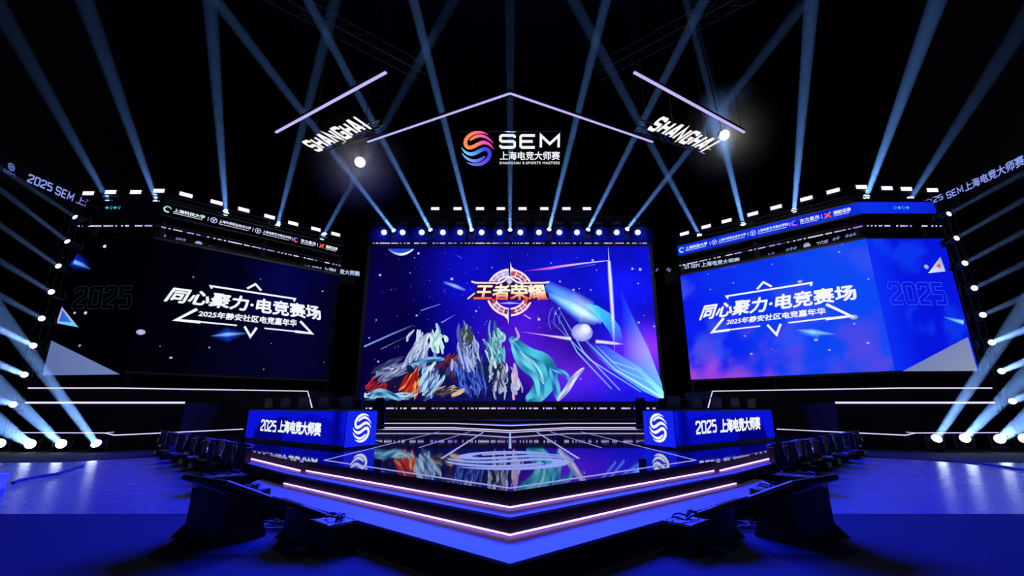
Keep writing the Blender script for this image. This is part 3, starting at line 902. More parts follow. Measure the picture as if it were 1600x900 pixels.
    for k, (t_, x0, x1, col, lc) in enumerate(names):
        X0, X1 = x0 * WL, x1 * WL
        h_ = .10 if len(t_) > 6 else .12
        a.text(t_, [(X0, zc + h_ + .03), (X1, zc + h_ + .03), (X1, zc - h_ + .05), (X0, zc - h_ + .05)], hx(col), bold=.03, px=False)
        a.line([(X0, zc - .13), (X1 - .1, zc - .13)], .035, sc3(hx(col), .8), px=False)
        if k: a.line([(X0 - .52, zc - .12), (X0 - .52, zc + .12)], .03, hx('#d0d8ff'), px=False)
        ex = X0 - .25
        if k == 0:
            a.line([(ex + .15 * math.cos(t), zc + .15 * math.sin(t)) for t in [.3 + .55 * i for i in range(10)]], .07, [mix(hx('#40d080'), hx('#e8f8ff'), i / 9) for i in range(10)], px=False)
        elif k in (1, 2):
            a.line([(ex + .15 * math.cos(t), zc + .15 * math.sin(t)) for t in [i * math.pi / 6 for i in range(12)]], .035, hx(lc), px=False, closed=True)
            a.line([(ex - .07, zc + .07), (ex, zc - .02), (ex + .08, zc + .07)], .05, hx(lc), px=False); a.line([(ex, zc - .02), (ex - .02, zc - .11)], .05, hx(lc), px=False)
        elif k == 3:
            a.line([(ex + .15 * math.cos(t), zc + .13 * math.sin(t)) for t in [.9 + .5 * i for i in range(10)]], [.02, .05, .08, .1, .1, .1, .1, .08, .06, .02], [mix(hx('#4060ff'), hx('#ff6090'), i / 9) for i in range(10)], px=False)
        else:
            a.line([(ex - .15, zc - .13), (ex, zc), (ex + .13, zc + .14)], .08, hx('#ff7848'), px=False)
            a.line([(ex - .13, zc + .12), (ex, zc), (ex + .12, zc - .14)], .08, hx('#ff4838'), px=False)
    a.build('sponsor_names', 'screen', bn, .012)
    a = Art(F2)
    x0 = 1.9 if s > 0 else 1.12
    for k in range(4):
        xx = x0 + (.21 * k) * 1
        d_ = .075 * s
        tri = [(xx - d_, zc + .09), (xx + d_, zc), (xx - d_, zc - .09)]
        if k % 2 == (1 if s > 0 else 0): a.poly(tri, hx('#40d8f0'), px=False)
        else: a.line(tri, .02, hx('#40a8e0'), px=False, closed=True)
    a.build('arrow_marks', 'screen', bn, .012, label='small cyan arrowheads')
    # dotted bar between banner and screen
    zb = 10.66
    pts = [(s * WI[0], WI[1] - .06, zb), (s * (WF[0] - .02), WF[1] - .08, zb), (s * WO[0], WO[1] - .08, zb - .02)]
    if s < 0: pts = pts[::-1]
    tag(run_strip('pixel_strip', pts, .04, .055, 'pixels'), 'dotted violet LED bar below the ' + ('black' if s < 0 else 'blue') + ' sponsor banner', 'LED bar', 'dotted LED bars')
    # support frame between
    sf = thing('scaffold', 'black scaffold frame carrying the ' + nm + ' wing screen and banner', 'scaffold', (s * WF[0], WF[1] + .6, 0))
    for (x, y) in ((WI[0] + .35, WI[1] + .5), (14.7, 25.2), (WF[0] + .3, WF[1] + .7), (WO[0] - .1, WO[1] + .7)):
        MB().box((s * x, y, 6.3), (.22, .22, 12.6)).build('upright', 'black_metal', sf)
    mb = MB()
    for z in (10.28, 11.0, 12.42):
        mb.tube([(s * (WI[0] + .2), WI[1] + .4, z), (s * (WF[0] + .15), WF[1] + .55, z), (s * WO[0], WO[1] + .55, z)], .05)
    mb.build('rail', 'black_metal', sf)

# ribbon board seen in the slot between banner and wing screen
for s in (-1, 1):
    F1 = FW[s][0]
    o = F1.at(0, 0, -1.3) if s < 0 else F1.at(-1.6, 0, -1.3)
    Fr = Frame(o, F1.ex)
    Lr = WL + 1.6
    rb = thing('ribbon_board', 'thin dark ribbon board of white logos in the slot above the ' + SIDE[s] + ' wing screen', 'LED banner', o, 'ribbon boards')
    z0, z1 = 9.95, 10.75
    mb = MB(); mb.extrude([Fr.at(0, z0, 0), Fr.at(Lr, z0, 0), Fr.at(Lr, z1, 0), Fr.at(0, z1, 0)], Fr.n * -.15); mb.build('board', 'hall_black', rb)
    a = Art(Fr)
    tc_, td = hx('#9aa4d0'), hx('#6070b0')
    def rt(t, u0, v0, u1, v1, h, col, bold=.02):
        a.text(t, [(u0, v0), (u1, v1), (u1, v1 + h), (u0, v0 + h)], col, bold=bold)
    if s < 0:
        rt('2025 SEM 上海电竞大师赛', 466, 412, 562, 424, 8, hx('#b0c4e8'), .03)
        rt('TGIF', 325, 384, 343, 388, 8, tc_); a.disc((310, 381.5), .18, tc_, None, 12)
        for u, v in ((347, 389), (352, 390), (372, 396), (381, 398), (387, 400), (394, 401), (275, 371), (280, 372), (286, 373), (255, 366)): a.line([(u, v + 5), (u + 3, v + .5)], .12, td)
    else:
        rt('2025 SEM 上海电竞大师赛', 1062, 414, 1156, 402, 8, hx('#b0c4e8'), .03)
        rt('TGIF', 1276, 379, 1294, 374, 7, tc_); a.disc((1261, 384), .18, tc_, None, 12)
        for u, v in ((1200, 396), (1206, 394), (1229, 388), (1235, 386), (1241, 385), (1302, 371), (1308, 369), (1322, 366), (1328, 365), (1334, 363), (1340, 361), (1042, 418), (1025, 419), (1045, 420)): a.line([(u, v + 5), (u + 3, v + .5)], .12, td)
    a.build('logos', 'screen', rb, .02, kind='stuff')

# ================================================================ stepped bases under the wings
for s in (-1, 1):
    nm = SIDE[s]
    wb = thing('stepped_platform', 'black stepped base with white LED edge lines under the ' + nm + ' wing screen', 'platform', (s * 16, 21, 0), 'stepped bases under the wing screens')
    def pl(p): return [(s * x, y) for x, y in (p if s > 0 else p[::-1])]
    MB().prism(pl([(10.6, 24.1), (17.5, 20.5), (21.5, 20.5), (22.2, 21.3), (18.4, 21.32), (11.3, 27.9), (10.6, 27.9)]), 0, 2.53).build('upper_tier', 'stage_riser', wb)
    MB().prism(pl([(13.9, 19.8), (20.7, 19.8), (20.7, 20.49), (17.45, 20.49), (13.9, 22.3)]), 0, 1.86).build('middle_tier', 'stage_riser', wb)
    MB().prism(pl([(13.6, 19.4), (15.9, 18.9), (17.3, 19.6), (21.7, 19.75), (21.7, 19.79), (13.89, 19.79)]), 0, .6).build('lower_tier', 'stage_riser', wb)
    run_strip('upper_light_line', [(s * 10.25, 24.0, 1.66), (s * 10.6, 24.06, 2.5), (s * 17.5, 20.46, 2.5), (s * 21.5, 20.46, 2.5)], .03, .05, 'led_white', wb)
    run_strip('middle_light_line', [(s * 13.9, 19.75, 1.86), (s * 20.7, 19.75, 1.86)], .04, .08, 'led_white', wb)
    run_strip('lower_light_line', [PZ(CU + s * 417, 670.5, .66), PZ(CU + s * 618, 680, .66)], .03, .035, 'led_white', wb)
    run_strip('arrow_light_line', [PZ(CU + s * 618, 680, .66), PZ(CU + s * 633, 676.5, .66), PZ(CU + s * 763, 676, .66)], .03, .03, 'led_white', wb)
    run_strip('arrow_light_line', [PZ(CU + s * 618, 675, .66), PZ(CU + s * 633, 676.5, .66)], .02, .02, 'led_white', wb)

# ================================================================ player desks
dA, dB, dC = Vector((4.06, 11.57, 0)), Vector((8.61, 15.34, 0)), Vector((3.62, 12.66, 0))
ZT = 1.585
for s in (-1, 1):
    nm = SIDE[s]
    m3 = lambda v, z: Vector((s * v.x, v.y, z))
    ds = thing('player_desk', 'long blue-lit player desk with white lettering, on the ' + nm + ' of the stage', 'desk', m3(dA, Z3), 'player desks')
    dD = dB + (dC - dA)
    poly = [m3(p, 0) for p in (dA, dB, dD, dC)]
    cen = sum((Vector(p) for p in poly), Vector()) / 4
    def inset(k): return [(cen.x + (p.x - cen.x) * k, cen.y + (p.y - cen.y) * k) for p in (poly if s > 0 else poly[::-1])]
    MB().prism(inset(.985), Z3 + .001, ZT - .03).build('desk_body', 'black_plastic', ds)
    MB().prism(inset(1.0), ZT - .03, ZT).build('desk_top', 'black_plastic', ds)
    if s > 0: Ff = Frame(m3(dA, 0), m3(dB, 0) - m3(dA, 0)); Fe = Frame(m3(dC, 0), m3(dA, 0) - m3(dC, 0))
    else: Ff = Frame(m3(dB, 0), m3(dA, 0) - m3(dB, 0)); Fe = Frame(m3(dA, 0), m3(dC, 0) - m3(dA, 0))
    Lf, Le = (dB - dA).length, (dC - dA).length
    def fface(x, y):
        if s > 0: x = 1 - x
        c = hx('#0a12d8')
        c = mix(c, hx('#02027c'), sstep(.02, -.02, math.hypot((x - .36) * 3.2, y - .02) - .82) * sstep(-.02, .02, math.hypot((x - .30) * 3.2, y - 1.25) - .55))
        c = mix(c, hx('#050ab4'), sstep(.02, -.02, math.hypot((x - .72) * 3.0, y - .0) - .85))
        c = mix(c, hx('#020484'), sstep(.03, -.03, abs(x - .93) - .035))
        c = mix(c, hx('#0a10b0'), .8 * gs(x, y, .52, 1.05, .14, .35))
        return c
    grid_art(Ff, 0, Lf, Z3 + .08, ZT - .035, 60, 12, fface).build('front_screen', 'screen', ds, .012)
    grid_art(Fe, 0, Le, Z3 + .05, ZT - .035, 6, 6, lambda x, y: hx('#1424f0')).build('end_screen', 'screen', ds, .012)
    a = Art(Ff)
    if s < 0:
        a.block('2025', [(410, 655), (434, 657.5), (432, 675.5), (407.5, 673)], WHITE, th=.34, gap=.12, aspect=1.7)
        a.build('numerals', 'screen', ds, .022, label='white numerals 2025'); a = Art(Ff)
        a.text('上海电竞大师赛', [(437.5, 656), (504, 660), (502, 682), (435, 676)], WHITE, bold=.045, spacing=.94)
    else:
        a.block('2025', [(1085, 658), (1118, 655), (1119, 675.5), (1087, 679)], WHITE, th=.34, gap=.12, aspect=1.7)
        a.build('numerals', 'screen', ds, .022, label='white numerals 2025'); a = Art(Ff)
        a.text('上海电竞大师赛', [(1124, 654.5), (1186, 650.5), (1187.5, 671), (1124.5, 677)], WHITE, bold=.045, spacing=.94)
    a.build('front_lettering', 'screen', ds, .022, label='white event lettering')
    a = Art(Fe)
    zc = (Z3 + ZT) / 2 + .02
    r_ = .36
    xm = Le * .5
    a.swirl([(xm - r_, zc + r_), (xm + r_, zc + r_), (xm + r_, zc - r_), (xm - r_, zc - r_)], WHITE, px=False)
    a.build('emblem', 'screen', ds, .022, label='white round S emblem')
    # monitors and gaming chairs behind the desk front
    dirv = (m3(dB, 0) - m3(dA, 0)).normalized(); back = (m3(dC, 0) - m3(dA, 0)).normalized()
    q = Matrix((dirv, Vector((-dirv.y, dirv.x, 0)), Vector((0, 0, 1)))).transposed()
    for k in range(5):
        c = m3(dA, 0) + dirv * (Lf * (k + .5) / 5) + back * .42
        mo = thing('game_monitor', ORD[k] + ' dark monitor from the emblem end of the ' + nm + ' player desk', 'monitor', (c.x, c.y, ZT), 'monitors on the player desks')
        mb = MB(); mb.box((c.x, c.y, ZT + .20), (.58, .035, .30), q); mb.build('monitor_panel', 'black_plastic', mo)
        mb = MB(); mb.box((c.x, c.y, ZT + .008), (.24, .2, .015), q); mb.box((c.x, c.y, ZT + .06), (.05, .03, .12), q); mb.build('monitor_stand', 'black_metal', mo)
        c2 = c + back * 1.15
        ch = thing('gaming_chair', ORD[k] + ' dark high-backed gaming chair from the emblem end behind the ' + nm + ' desk', 'chair', (c2.x, c2.y, Z3), 'gaming chairs behind the desks')
        mb = MB(); mb.cbox((c2.x, c2.y, Z3 + .46), (.5, .5, .12), .03, q); mb.build('seat', 'fabric_black', ch)
        cb = c2 + back * .24
        mb = MB(); mb.cbox((cb.x, cb.y, Z3 + .86), (.5, .12, .76), .04, q); mb.cbox((cb.x, cb.y, Z3 + 1.2), (.3, .14, .18), .03, q); mb.build('backrest', 'fabric_black', ch)
        mb = MB(); mb.tube([(c2.x, c2.y, Z3 + .08), (c2.x, c2.y, Z3 + .42)], .03, 8)
        for t in range(5):
            an = t * 2 * math.pi / 5
            mb.tube([(c2.x, c2.y, Z3 + .1), (c2.x + .3 * math.cos(an), c2.y + .3 * math.sin(an), Z3 + .03)], .022, 6)
        mb.build('chair_base', 'black_metal', ch)

# ================================================================ lighting fixtures
def lens_mesh(r, name, mat):
    mb = MB(); mb.lathe([(r * .2, .012), (r * .7, .008), (r, 0)], 18); return mb.mesh(name, mat)
def head_mesh(r, name):
    mb = MB()
    mb.lathe([(r * .45, -r * 1.5), (r * .95, -r * 1.35), (r * 1.1, -r * .9), (r * .98, -r * .8), (r * 1.1, -r * .7), (r * 1.1, -r * .1), (r * 1.0, r * .1), (r * 1.12, r * 1.2), (r * 1.22, r * 1.3), (r * 1.22, r * 1.6), (r * 1.04, r * 1.6), (r * 1.04, r * 1.5)], 18)
    return mb.mesh(name, 'black_plastic')
def yoke_mesh(r, name):
    mb = MB()
    for sx in (-1, 1): mb.cbox((sx * r * 1.5, 0, r * 1.3), (r * .42, r * 1.1, r * 3.2), r * .1)
    mb.cbox((0, 0, -r * .15), (r * 3.4, r * 1.2, r * .5), r * .1)
    return mb.mesh(name, 'black_plastic')
def base_mesh(r, name):
    mb = MB(); mb.cbox((0, 0, -r * .95), (r * 3.0, r * 2.6, r * 1.1), r * .15)
    for sx in (-1, 1):
        for sy in (-1, 1): mb.box((sx * r * 1.2, sy * r * 1.0, -r * 1.56), (r * .4, r * .4, r * .14))
    return mb.mesh(name, 'black_metal')
FIX = {}
def fix_set(key, r, lens):
    FIX[key] = (r, head_mesh(r, 'head'), lens_mesh(r, 'lens', lens), yoke_mesh(r, 'yoke'), base_mesh(r, 'base'))
fix_set('beam', .15, 'lens_beam'); fix_set('side', .125, 'lens_side'); fix_set('ground', .16, 'lens_ground'); fix_set('wash', .19, 'lens_wash'); fix_set('floor', .145, 'lens_off')
def moving_head(key, name, pivot, d, up, label, group):
    """base, yoke and tilting head; pivot is the tilt axis, up the way from base to head"""
    r, hm, lm, ym, bm = FIX[key]
    d, up, pivot = Vector(d).normalized(), Vector(up).normalized(), Vector(pivot)
    # yoke: z = up, x = tilt axis, across the beam
    ax = up.cross(d)
    if ax.length < .05: ax = up.cross(Vector((0, 1, 0)))
    ax.normalize(); ay = up.cross(ax)
    q = Matrix((ax, ay, up)).transposed().to_quaternion()
    base = pivot - up * r * 4.1
    t = thing(name, label, 'stage light', base, group)
    link('base', bm, t, (up * r * 1.63), q)
    link('yoke', ym, t, (up * r * 2.4), q)
    h = link('head', hm, t, (up * r * 4.1), d.to_track_quat('Z', 'Y'))
    link('lens', lm, h, (0, 0, r * 1.52))
    return t, pivot + d * r * 1.62
def beam(p, end, r0, spread, watt, col, label, group='beams of light in the haze', density_mat='haze_beam', owner=None, lamp=9.5):
    p, end = Vector(p), Vector(end); d = end - p; L = d.length; dn = d.normalized()
    l = bpy.data.lights.new('beam_light', 'AREA'); l.shape = 'DISK'; l.size = r0 * 1.7
    l.spread = math.radians(spread * lamp); l.energy = watt; l.color = col
    lo = bpy.data.objects.new('beam_light', l); C.objects.link(lo)
    lo.rotation_mode = 'QUATERNION'; lo.rotation_quaternion = (-dn).to_track_quat('Z', 'Y')
    if owner:
        lo.parent = owner; lo.location = p - wloc(owner) + dn * .02
    else: lo.location = p + dn * .02
    r1 = r0 + L * math.tan(math.radians(spread / 2))
    mb = MB(); mb.lathe([(r0, 0.03), (r0 + (r1 - r0) * .5, L * .5), (r1, L)], 14)
    o = link('light_shaft', mb.mesh('light_shaft', density_mat), None, p, dn.to_track_quat('Z', 'Y'))
    return tag(o, label, 'light beam', group, 'thing')

# --- trusses
def truss(name, label, pts, w=.35, n=10, group=None, mat='truss_metal'):
    a_, b_ = Vector(pts[0]), Vector(pts[1])
    t = thing(name, label, 'truss', a_, group)
    d = (b_ - a_).normalized()
    sx = d.cross(Vector((0, 0, 1)))
    if sx.length < .1: sx = Vector((1, 0, 0))
    sx.normalize(); sy = d.cross(sx)
    cr = [sx * i * w / 2 + sy * j * w / 2 for i, j in ((-1, -1), (1, -1), (1, 1), (-1, 1))]
    for c in cr: MB().tube([a_ + c, b_ + c], .03, 6).build('chord', mat, t)
    mb = MB()
    for k in range(n):
        p0, p1 = a_.lerp(b_, k / n), a_.lerp(b_, (k + 1) / n)
        for i in range(4):
            c0, c1 = cr[i], cr[(i + 1) % 4]
            if k % 2: c0, c1 = c1, c0
            mb.tube([p0 + c0, p1 + c1], .014, 4, False)
    mb.build('lacing', mat, t)
    return t
truss('lighting_truss', 'long lighting truss hung above the main screen', [(-9.7, 29.27, 14.5), (9.7, 29.27, 14.5)], .35, 26, 'lighting trusses', 'black_metal')
truss('lighting_truss', 'upper truss carrying the middle row of strobe lights', [(-6, 29.66, 15.17), (6, 29.66, 15.17)], .3, 18, 'lighting trusses', 'black_metal')

# --- strobe panels
def strobe_set():
    mb = MB(); mb.cbox((0, .06, 0), (.64, .12, .27), .02); 
    for k in range(7): mb.box((-.24 + .08 * k, .135, 0), (.02, .04, .22))
    body = mb.mesh('housing', 'black_metal')
    mb = MB(); mb.box((0, -.005, 0), (.58, .012, .21)); face = mb.mesh('face', 'strobe_face')
    mb = MB()
    for sx in (-1, 1): mb.box((sx * .335, .05, -.06), (.015, .05, .26))
    mb.box((0, .05, -.19), (.68, .05, .015)); mb.tube([(0, .05, -.19), (0, .05, -.27)], .025, 6); br = mb.mesh('bracket', 'black_metal')
    return body, face, br
SB, SF_, SBR = strobe_set()
def strobe(p, ang, label, group, tilt=0.0, scale=1.0):
    t = thing('strobe_light', label, 'stage light', p, group)
    t.rotation_euler = (tilt, 0, ang)
    link('housing', SB, t); link('face', SF_, t); link('bracket', SBR, t)
    return t
for k, u in enumerate((680, 715, 750, 782.5, 816.5, 850.5, 885, 917)):
    strobe(PY(u, 326, 29.6), 0, ORD[k] + ' strobe light from the left in the row above the main screen', 'strobe lights above the main screen')
rs = [(1068, 364), (1102, 353), (1134, 344), (1175, 333), (1211.5, 322.5), (1259, 309), (1301, 297), (1349.5, 290), (1389.5, 292), (1420, 293), (1461, 295)]
ls = [(526, 365), (495, 357), (459.5, 348), (422.5, 337.5), (382, 326.5), (339.5, 315), (291.5, 303), (245, 296), (208.5, 298), (169, 298), (134, 300)]
def wing_point(u, v, s, back=.15):
    """on the line of the folded header, a little behind it"""
    F1, F2 = FW[s]
    a_, b_ = F1.px(u, v)
    q = F1.at(a_, b_)
    if (s > 0 and a_ <= WL) or (s < 0 and a_ >= 0):
        return F1.at(a_, b_, -back), math.atan2(F1.ex.y, F1.ex.x)
    a_, b_ = F2.px(u, v)
    return F2.at(a_, b_, -back), 0.0
for s, lst in ((1, rs), (-1, ls)):
    for k, (u, v) in enumerate(lst):
        p, an = wing_point(u, v, s)
        strobe(p, an, ORD[k] + ' strobe light counted outward from the main screen on the ' + SIDE[s] + ' wing', 'strobe lights on the wings')
    truss('lighting_truss', 'truss carrying strobes over the long face of the ' + SIDE[s] + ' wing', [(s * 11.25, 28.3, 12.57), (s * 18.2, 21.8, 12.38)], .3, 14, 'lighting trusses', 'black_metal')
    truss('lighting_truss', 'truss carrying strobes over the outer end of the ' + SIDE[s] + ' wing', [(s * 18.3, 21.75, 12.42), (s * 22.5, 21.75, 12.48)], .3, 7, 'lighting trusses', 'black_metal')

def wires(parent, pts, mat='black_metal'):
    for p in pts:
        MB().tube([p, (p[0], p[1], 29.99)], .012, 4).build('suspension_wire', mat, parent)
BC = (.17, .40, 1.0)
MT = [o_ for o_ in C.objects if o_.name == 'lighting_truss'][0]
MB().tube([(-9.6, 29.03, 12.88), (9.6, 29.03, 12.88)], .035, 8).build('lower_pipe', 'black_metal', MT)
for x_ in (-9.3, -4.4, 4.4, 9.3): MB().tube([(x_, 29.03, 12.88), (x_, 29.1, 14.4)], .02, 6).build('drop_arm', 'black_metal', MT)
for o_ in [o_ for o_ in C.objects if o_.name.startswith('lighting_truss')]:
    if o_.location.y > 28.5 and abs(o_.location.x) < 10: wires(o_, [(x_, o_.location.y, o_.location.z + .1) for x_ in (-5, 0, 5)])
# --- beam heads on the wings
wing_beams = {1: [((1086, 363), (920, 45), .8), ((1155, 344), (1076, 0), 1.1), ((1236, 322), (1268, 0), 1), ((1371, 297), (1465, 0), 1), ((1442, 300), (1594, 45), .45)],
              -1: [((510, 367), (706, 5), 1), ((439.5, 348), (524, 0), 1), ((358, 327), (328, 0), 1.1), ((227, 304), (132, 0), .8), ((150.5, 305.5), (0, 15), .9)]}
for s in (1, -1):
    for k, (p0, p1, e) in enumerate(wing_beams[s]):
        lp, an = wing_point(*p0, s, .75)
        end = PY(*p1, lp.y - 12.5)
        end = lp + (end - lp) * 1.12
        d = (end - lp).normalized()
        r = FIX['beam'][0]
        t, lens = moving_head('beam', 'beam_light', lp - d * r * 1.6, d, (0, 0, 1), ORD[k] + ' white beam light counted outward from the main screen on the ' + SIDE[s] + ' wing', 'beam lights on the wings')
        beam(lens, end, r * .8, .8, BEAM_W * e, BC, 'blue light beam rising from the ' + ORD[k] + ' beam light of the ' + SIDE[s] + ' wing', owner=t)
# --- beam heads over the main screen
cb = [((615, 360), (372, 45), .75), ((672.5, 359), (481, 0), .9), ((737, 359), (646, 0), 1.1), ((797, 359), (797, 0), .45), ((858, 358.5), (947, 0), 1), ((919, 358.5), (1090, 20), .8), ((980, 358), (1215, 58), .6)]
for k, (p0, p1, e) in enumerate(cb):
    lp = PY(*p0, 28.9)
    end = PY(*p1, 15.5); end = lp + (end - lp) * 1.1
    d = (end - lp).normalized(); r = FIX['beam'][0]
    t, lens = moving_head('beam', 'beam_light', lp - d * r * 1.6, d, (0, 0, 1), ORD[k] + ' small beam light from the left in the row above the main screen', 'beam lights above the main screen')
    beam(lens, end, r * .8, .85, BEAM_W * e * 1.1, BC, 'blue light beam rising from the ' + ORD[k] + ' beam light above the main screen', owner=t)
# --- wash heads over the main screen
for k, u in enumerate((600, 629, 659, 692, 719, 752.5, 780.5, 813, 842, 874, 901.5, 936, 963.5, 996.5)):
    lp = PY(u, 363, 29.0)
    tgt = Vector((lp.x * .9, 9.5, 0))
    d = (tgt - lp).normalized(); d = (d + Vector((-lp.x * .02, -.35, .35))).normalized()
    r = FIX['wash'][0]
    t, lens = moving_head('wash', 'wash_light', lp - d * r * 1.6, d, (0, 0, -1), ORD[k] + ' round wash light from the left in the row above the main screen', 'wash lights above the main screen')
    l = bpy.data.lights.new('wash_lamp', 'SPOT'); l.energy = WASH_W; l.color = (.007, .020, 1.0); l.spot_size = math.radians(84); l.spot_blend = .75; l.shadow_soft_size = .18
    lo = bpy.data.objects.new('wash_lamp', l); C.objects.link(lo); lo.parent = t; lo.location = lens + d * .03 - wloc(t)
    dd = (tgt - lp).normalized()
    lo.rotation_mode = 'QUATERNION'; lo.rotation_quaternion = (-dd).to_track_quat('Z', 'Y')
haze_mat('haze_wash', .0024, (.8, .85, 1))
o = MB().box((0, 28.5, 13.3), (19.4, 1.3, 2.0)).build('stage_haze', 'haze_wash')
tag(o, 'thin blue-lit haze hanging below the wash lights above the main screen', 'haze', None, 'stuff')
# --- side towers
tw = {-1: [(117, 339, (0, 262), .12), (105, 377, (0, 296), .2), (91, 415.5, (0, 352), .2), (80, 456, (0, 408), .2), (65, 497.5, (0, 462), .25), (52, 540, (0, 515), 1.0), (38, 585.5, (0, 570), 1.0), (21, 632, (0, 626), .5)],
      1: [(1483, 334, (1600, 270), .15), (1495, 372, (1600, 312), .2), (1508, 411, (1600, 362), .2), (1522.7, 450, (1600, 412), .2), (1536, 492, (1600, 464), .25), (1550, 535, (1600, 516), 1.0), (1565, 580, (1600, 566), 1.0), (1582, 627, (1600, 620), .5)]}
fl = {-1: [(151, 694, (0, 490), 1.0), (96, 694, (0, 604), 1.0), (47.5, 694, (0, 664), 1.0), (0, 693, (-60, 672), .6)],
      1: [(1463, 686, (1600, 480), 1.0), (1507.5, 685, (1600, 590), 1.0), (1562, 686, (1600, 660), 1.0), (1600, 685, (1660, 660), .6)]}
for s in (-1, 1):
    tt = truss('light_tower', 'upright truss tower of eight lights beside the ' + SIDE[s] + ' wing screen', [(s * 21.95, 20.75, 0), (s * 21.95, 20.75, 11.4)], .35, 18, 'light towers', 'black_metal')
    for k, (u, v, e_, w) in enumerate(tw[s]):
        w = w * (.5 if k < 5 else 1)
        lp = PY(u, v, 20.0)
        end = PY(*e_, 16.8); end = lp + (end - lp) * 2.2
        d = (end - lp).normalized(); r = FIX['side'][0]
        t, lens = moving_head('side', 'tower_light', lp - d * r * 1.6, d, (0, -1, 0), ORD[k] + ' light from the top on the ' + SIDE[s] + ' tower', 'lights on the towers')
        MB().tube([wloc(t), (s * 21.95, 20.6, wloc(t).z)], .04, 6).build('mounting_arm', 'black_metal', t)
        beam(lens, end, r * .8, .8, BEAM_W * w * .75, (.26, .46, 1.0), 'pale beam from the ' + ORD[k] + ' light down the ' + SIDE[s] + ' tower', owner=t)
    for k, (u, v, e_, w) in enumerate(fl[s]):
        lp = PY(u, v, 18.2)
        end = PY(*e_, 12.5); end = lp + (end - lp) * 1.5
        d = (end - lp).normalized(); r = FIX['side'][0]
        t, lens = moving_head('ground', 'ground_beam_light', lp - d * r * 1.6, d, (0, 0, 1), ORD[k] + ' glaring light outward along the floor row at the ' + SIDE[s] + ' edge', 'glaring lights on the floor')
        beam(lens, end, r * .95, 1.2, BEAM_W * w * 1.7, (.22, .45, 1.0), 'broad pale beam from the ' + ORD[k] + ' glaring floor light at the ' + SIDE[s] + ' edge', owner=t)

# --- dark moving heads standing on the floor beside the stage
hp = [(-6.05, 10.75), (-6.75, 11.45), (-7.65, 12.35), (-8.6, 13.2), (-9.5, 14.1), (-10.4, 15.0), (-11.4, 15.9), (-12.4, 16.9)]
for s in (-1, 1):
    for k, (x, y) in enumerate(hp):
        r = FIX['floor'][0]
        piv = Vector((-x * s, y, r * 4.15)) if True else None
        piv.x = s * abs(x)
        d = Vector((-s * (.12 + .06 * math.sin(k * 2.1)), .10 + .1 * math.cos(k * 1.7), 1))
        moving_head('floor', 'floor_moving_light', piv, d, (0, 0, 1), ORD[k] + ' unlit moving light back from the front along the ' + SIDE[s] + ' side of the stage', 'unlit moving lights beside the stage')

# ================================================================ overhead frame
ZO = 12.6
ov = thing('hanging_light_chevron', 'hanging chevron of two long white LED lines pointing to the front', 'LED line', (0, 14, ZO))
for s in (-1, 1):
    p0, p1 = PZ(798, 146, ZO), Vector((s * 6.09, 16.84, ZO)); p0.x = 0
    run_strip('chevron_line', [p0, p1], .07, .04, 'led_roof', ov)
    mb = MB(); mb.tube([p0 + Vector((0, 0, .1)), p1 + Vector((0, 0, .1))], .05, 6); mb.build('chevron_bar', 'black_metal', ov)
    p0, p1 = Vector((s * 4.2, 12.74, ZO)), Vector((s * 9.65, 16.15, ZO))
    o = thing('roof_light_line', 'slanting hanging white LED line outside the ' + SIDE[s] + ' city-name sign', 'LED line', p0, 'slanting hanging LED lines')
    run_strip('tube_light', [p0, p1], .09, .05, 'led_roof', o)
    mb = MB(); mb.tube([p0 + Vector((0, 0, .12)), p1 + Vector((0, 0, .12))], .05, 6); mb.build('carrier_bar', 'black_metal', o); wires(o, [p0 + Vector((s * .2, .125, .12)), p1 + Vector((-s * .2, -.125, .12))])
    # SHANGHAI sign lying face down under a truss
    sg = thing('city_sign', 'white slanting SHANGHAI letters hung below a truss on the ' + SIDE[s], 'sign', (s * 7.2, 16.3, ZO), 'hanging city-name signs')
    Fs = Frame((0, 0, ZO), (1, 0, 0), (0, 1, 0))
    a = Art(Fs)
    if s < 0: cs = [(470, 222), (556, 181), (583, 200), (497, 238)]
    else: cs = [(1035, 181), (1128, 221), (1098, 238), (1010, 202)]
    a.block('SHANGHAI', cs, (1, 1, 1), th=.40, gap=.16, aspect=1.5)
    a.build('letters', 'screen', sg, 0)
    pa, pb = Vector((s * 5.3, 16.2, ZO + .35)), Vector((s * 8.9, 17.9, ZO + .35))
    wires(sg, [(s * 7.1, 17.05, ZO + .02)])
    st_ = truss('sign_truss', 'short truss behind the ' + SIDE[s] + ' hanging city-name sign', [pa, pb], .35, 8, 'lighting trusses', 'black_metal'); wires(st_, [pa, pb])

# --- event sign hanging in the middle
es = thing('event_sign', 'hanging SEM sign with round orange and blue S emblem', 'sign', (0, 22, 14.4))
Fe_ = Frame((0, 22, 0), (1, 0, 0))
MB().tube([(-2.9, 22.1, 16.72), (2.9, 22.1, 16.72)], .03, 6).build('hanging_bar', 'black_metal', es)
def swc(x, y, u_):
    if u_ > 0: return mix(mix(hx('#ffa040'), hx('#ff8060'), y), hx('#f040c8'), sstep(.25, .95, x))
    return mix(mix(hx('#70c8ff'), hx('#4040e8'), sstep(.1, .8, x)), hx('#8050e8'), sstep(.3, 0, y) * .7)
a = Art(Fe_); a.swirl([(720.5, 205), (772, 205), (772, 260), (720, 260)], swc); a.build('emblem', 'screen', es, .03, label='orange to pink and blue round S emblem')
a = Art(Fe_)
a.block('SEM', [(780, 210), (875, 210), (874.5, 233), (780, 233)], WHITE, th=.17, gap=.25, aspect=.72)
a.text('上海电竞大师赛', [(781, 237), (875, 237), (874.5, 250.5), (781, 250.5)], WHITE, bold=.018)
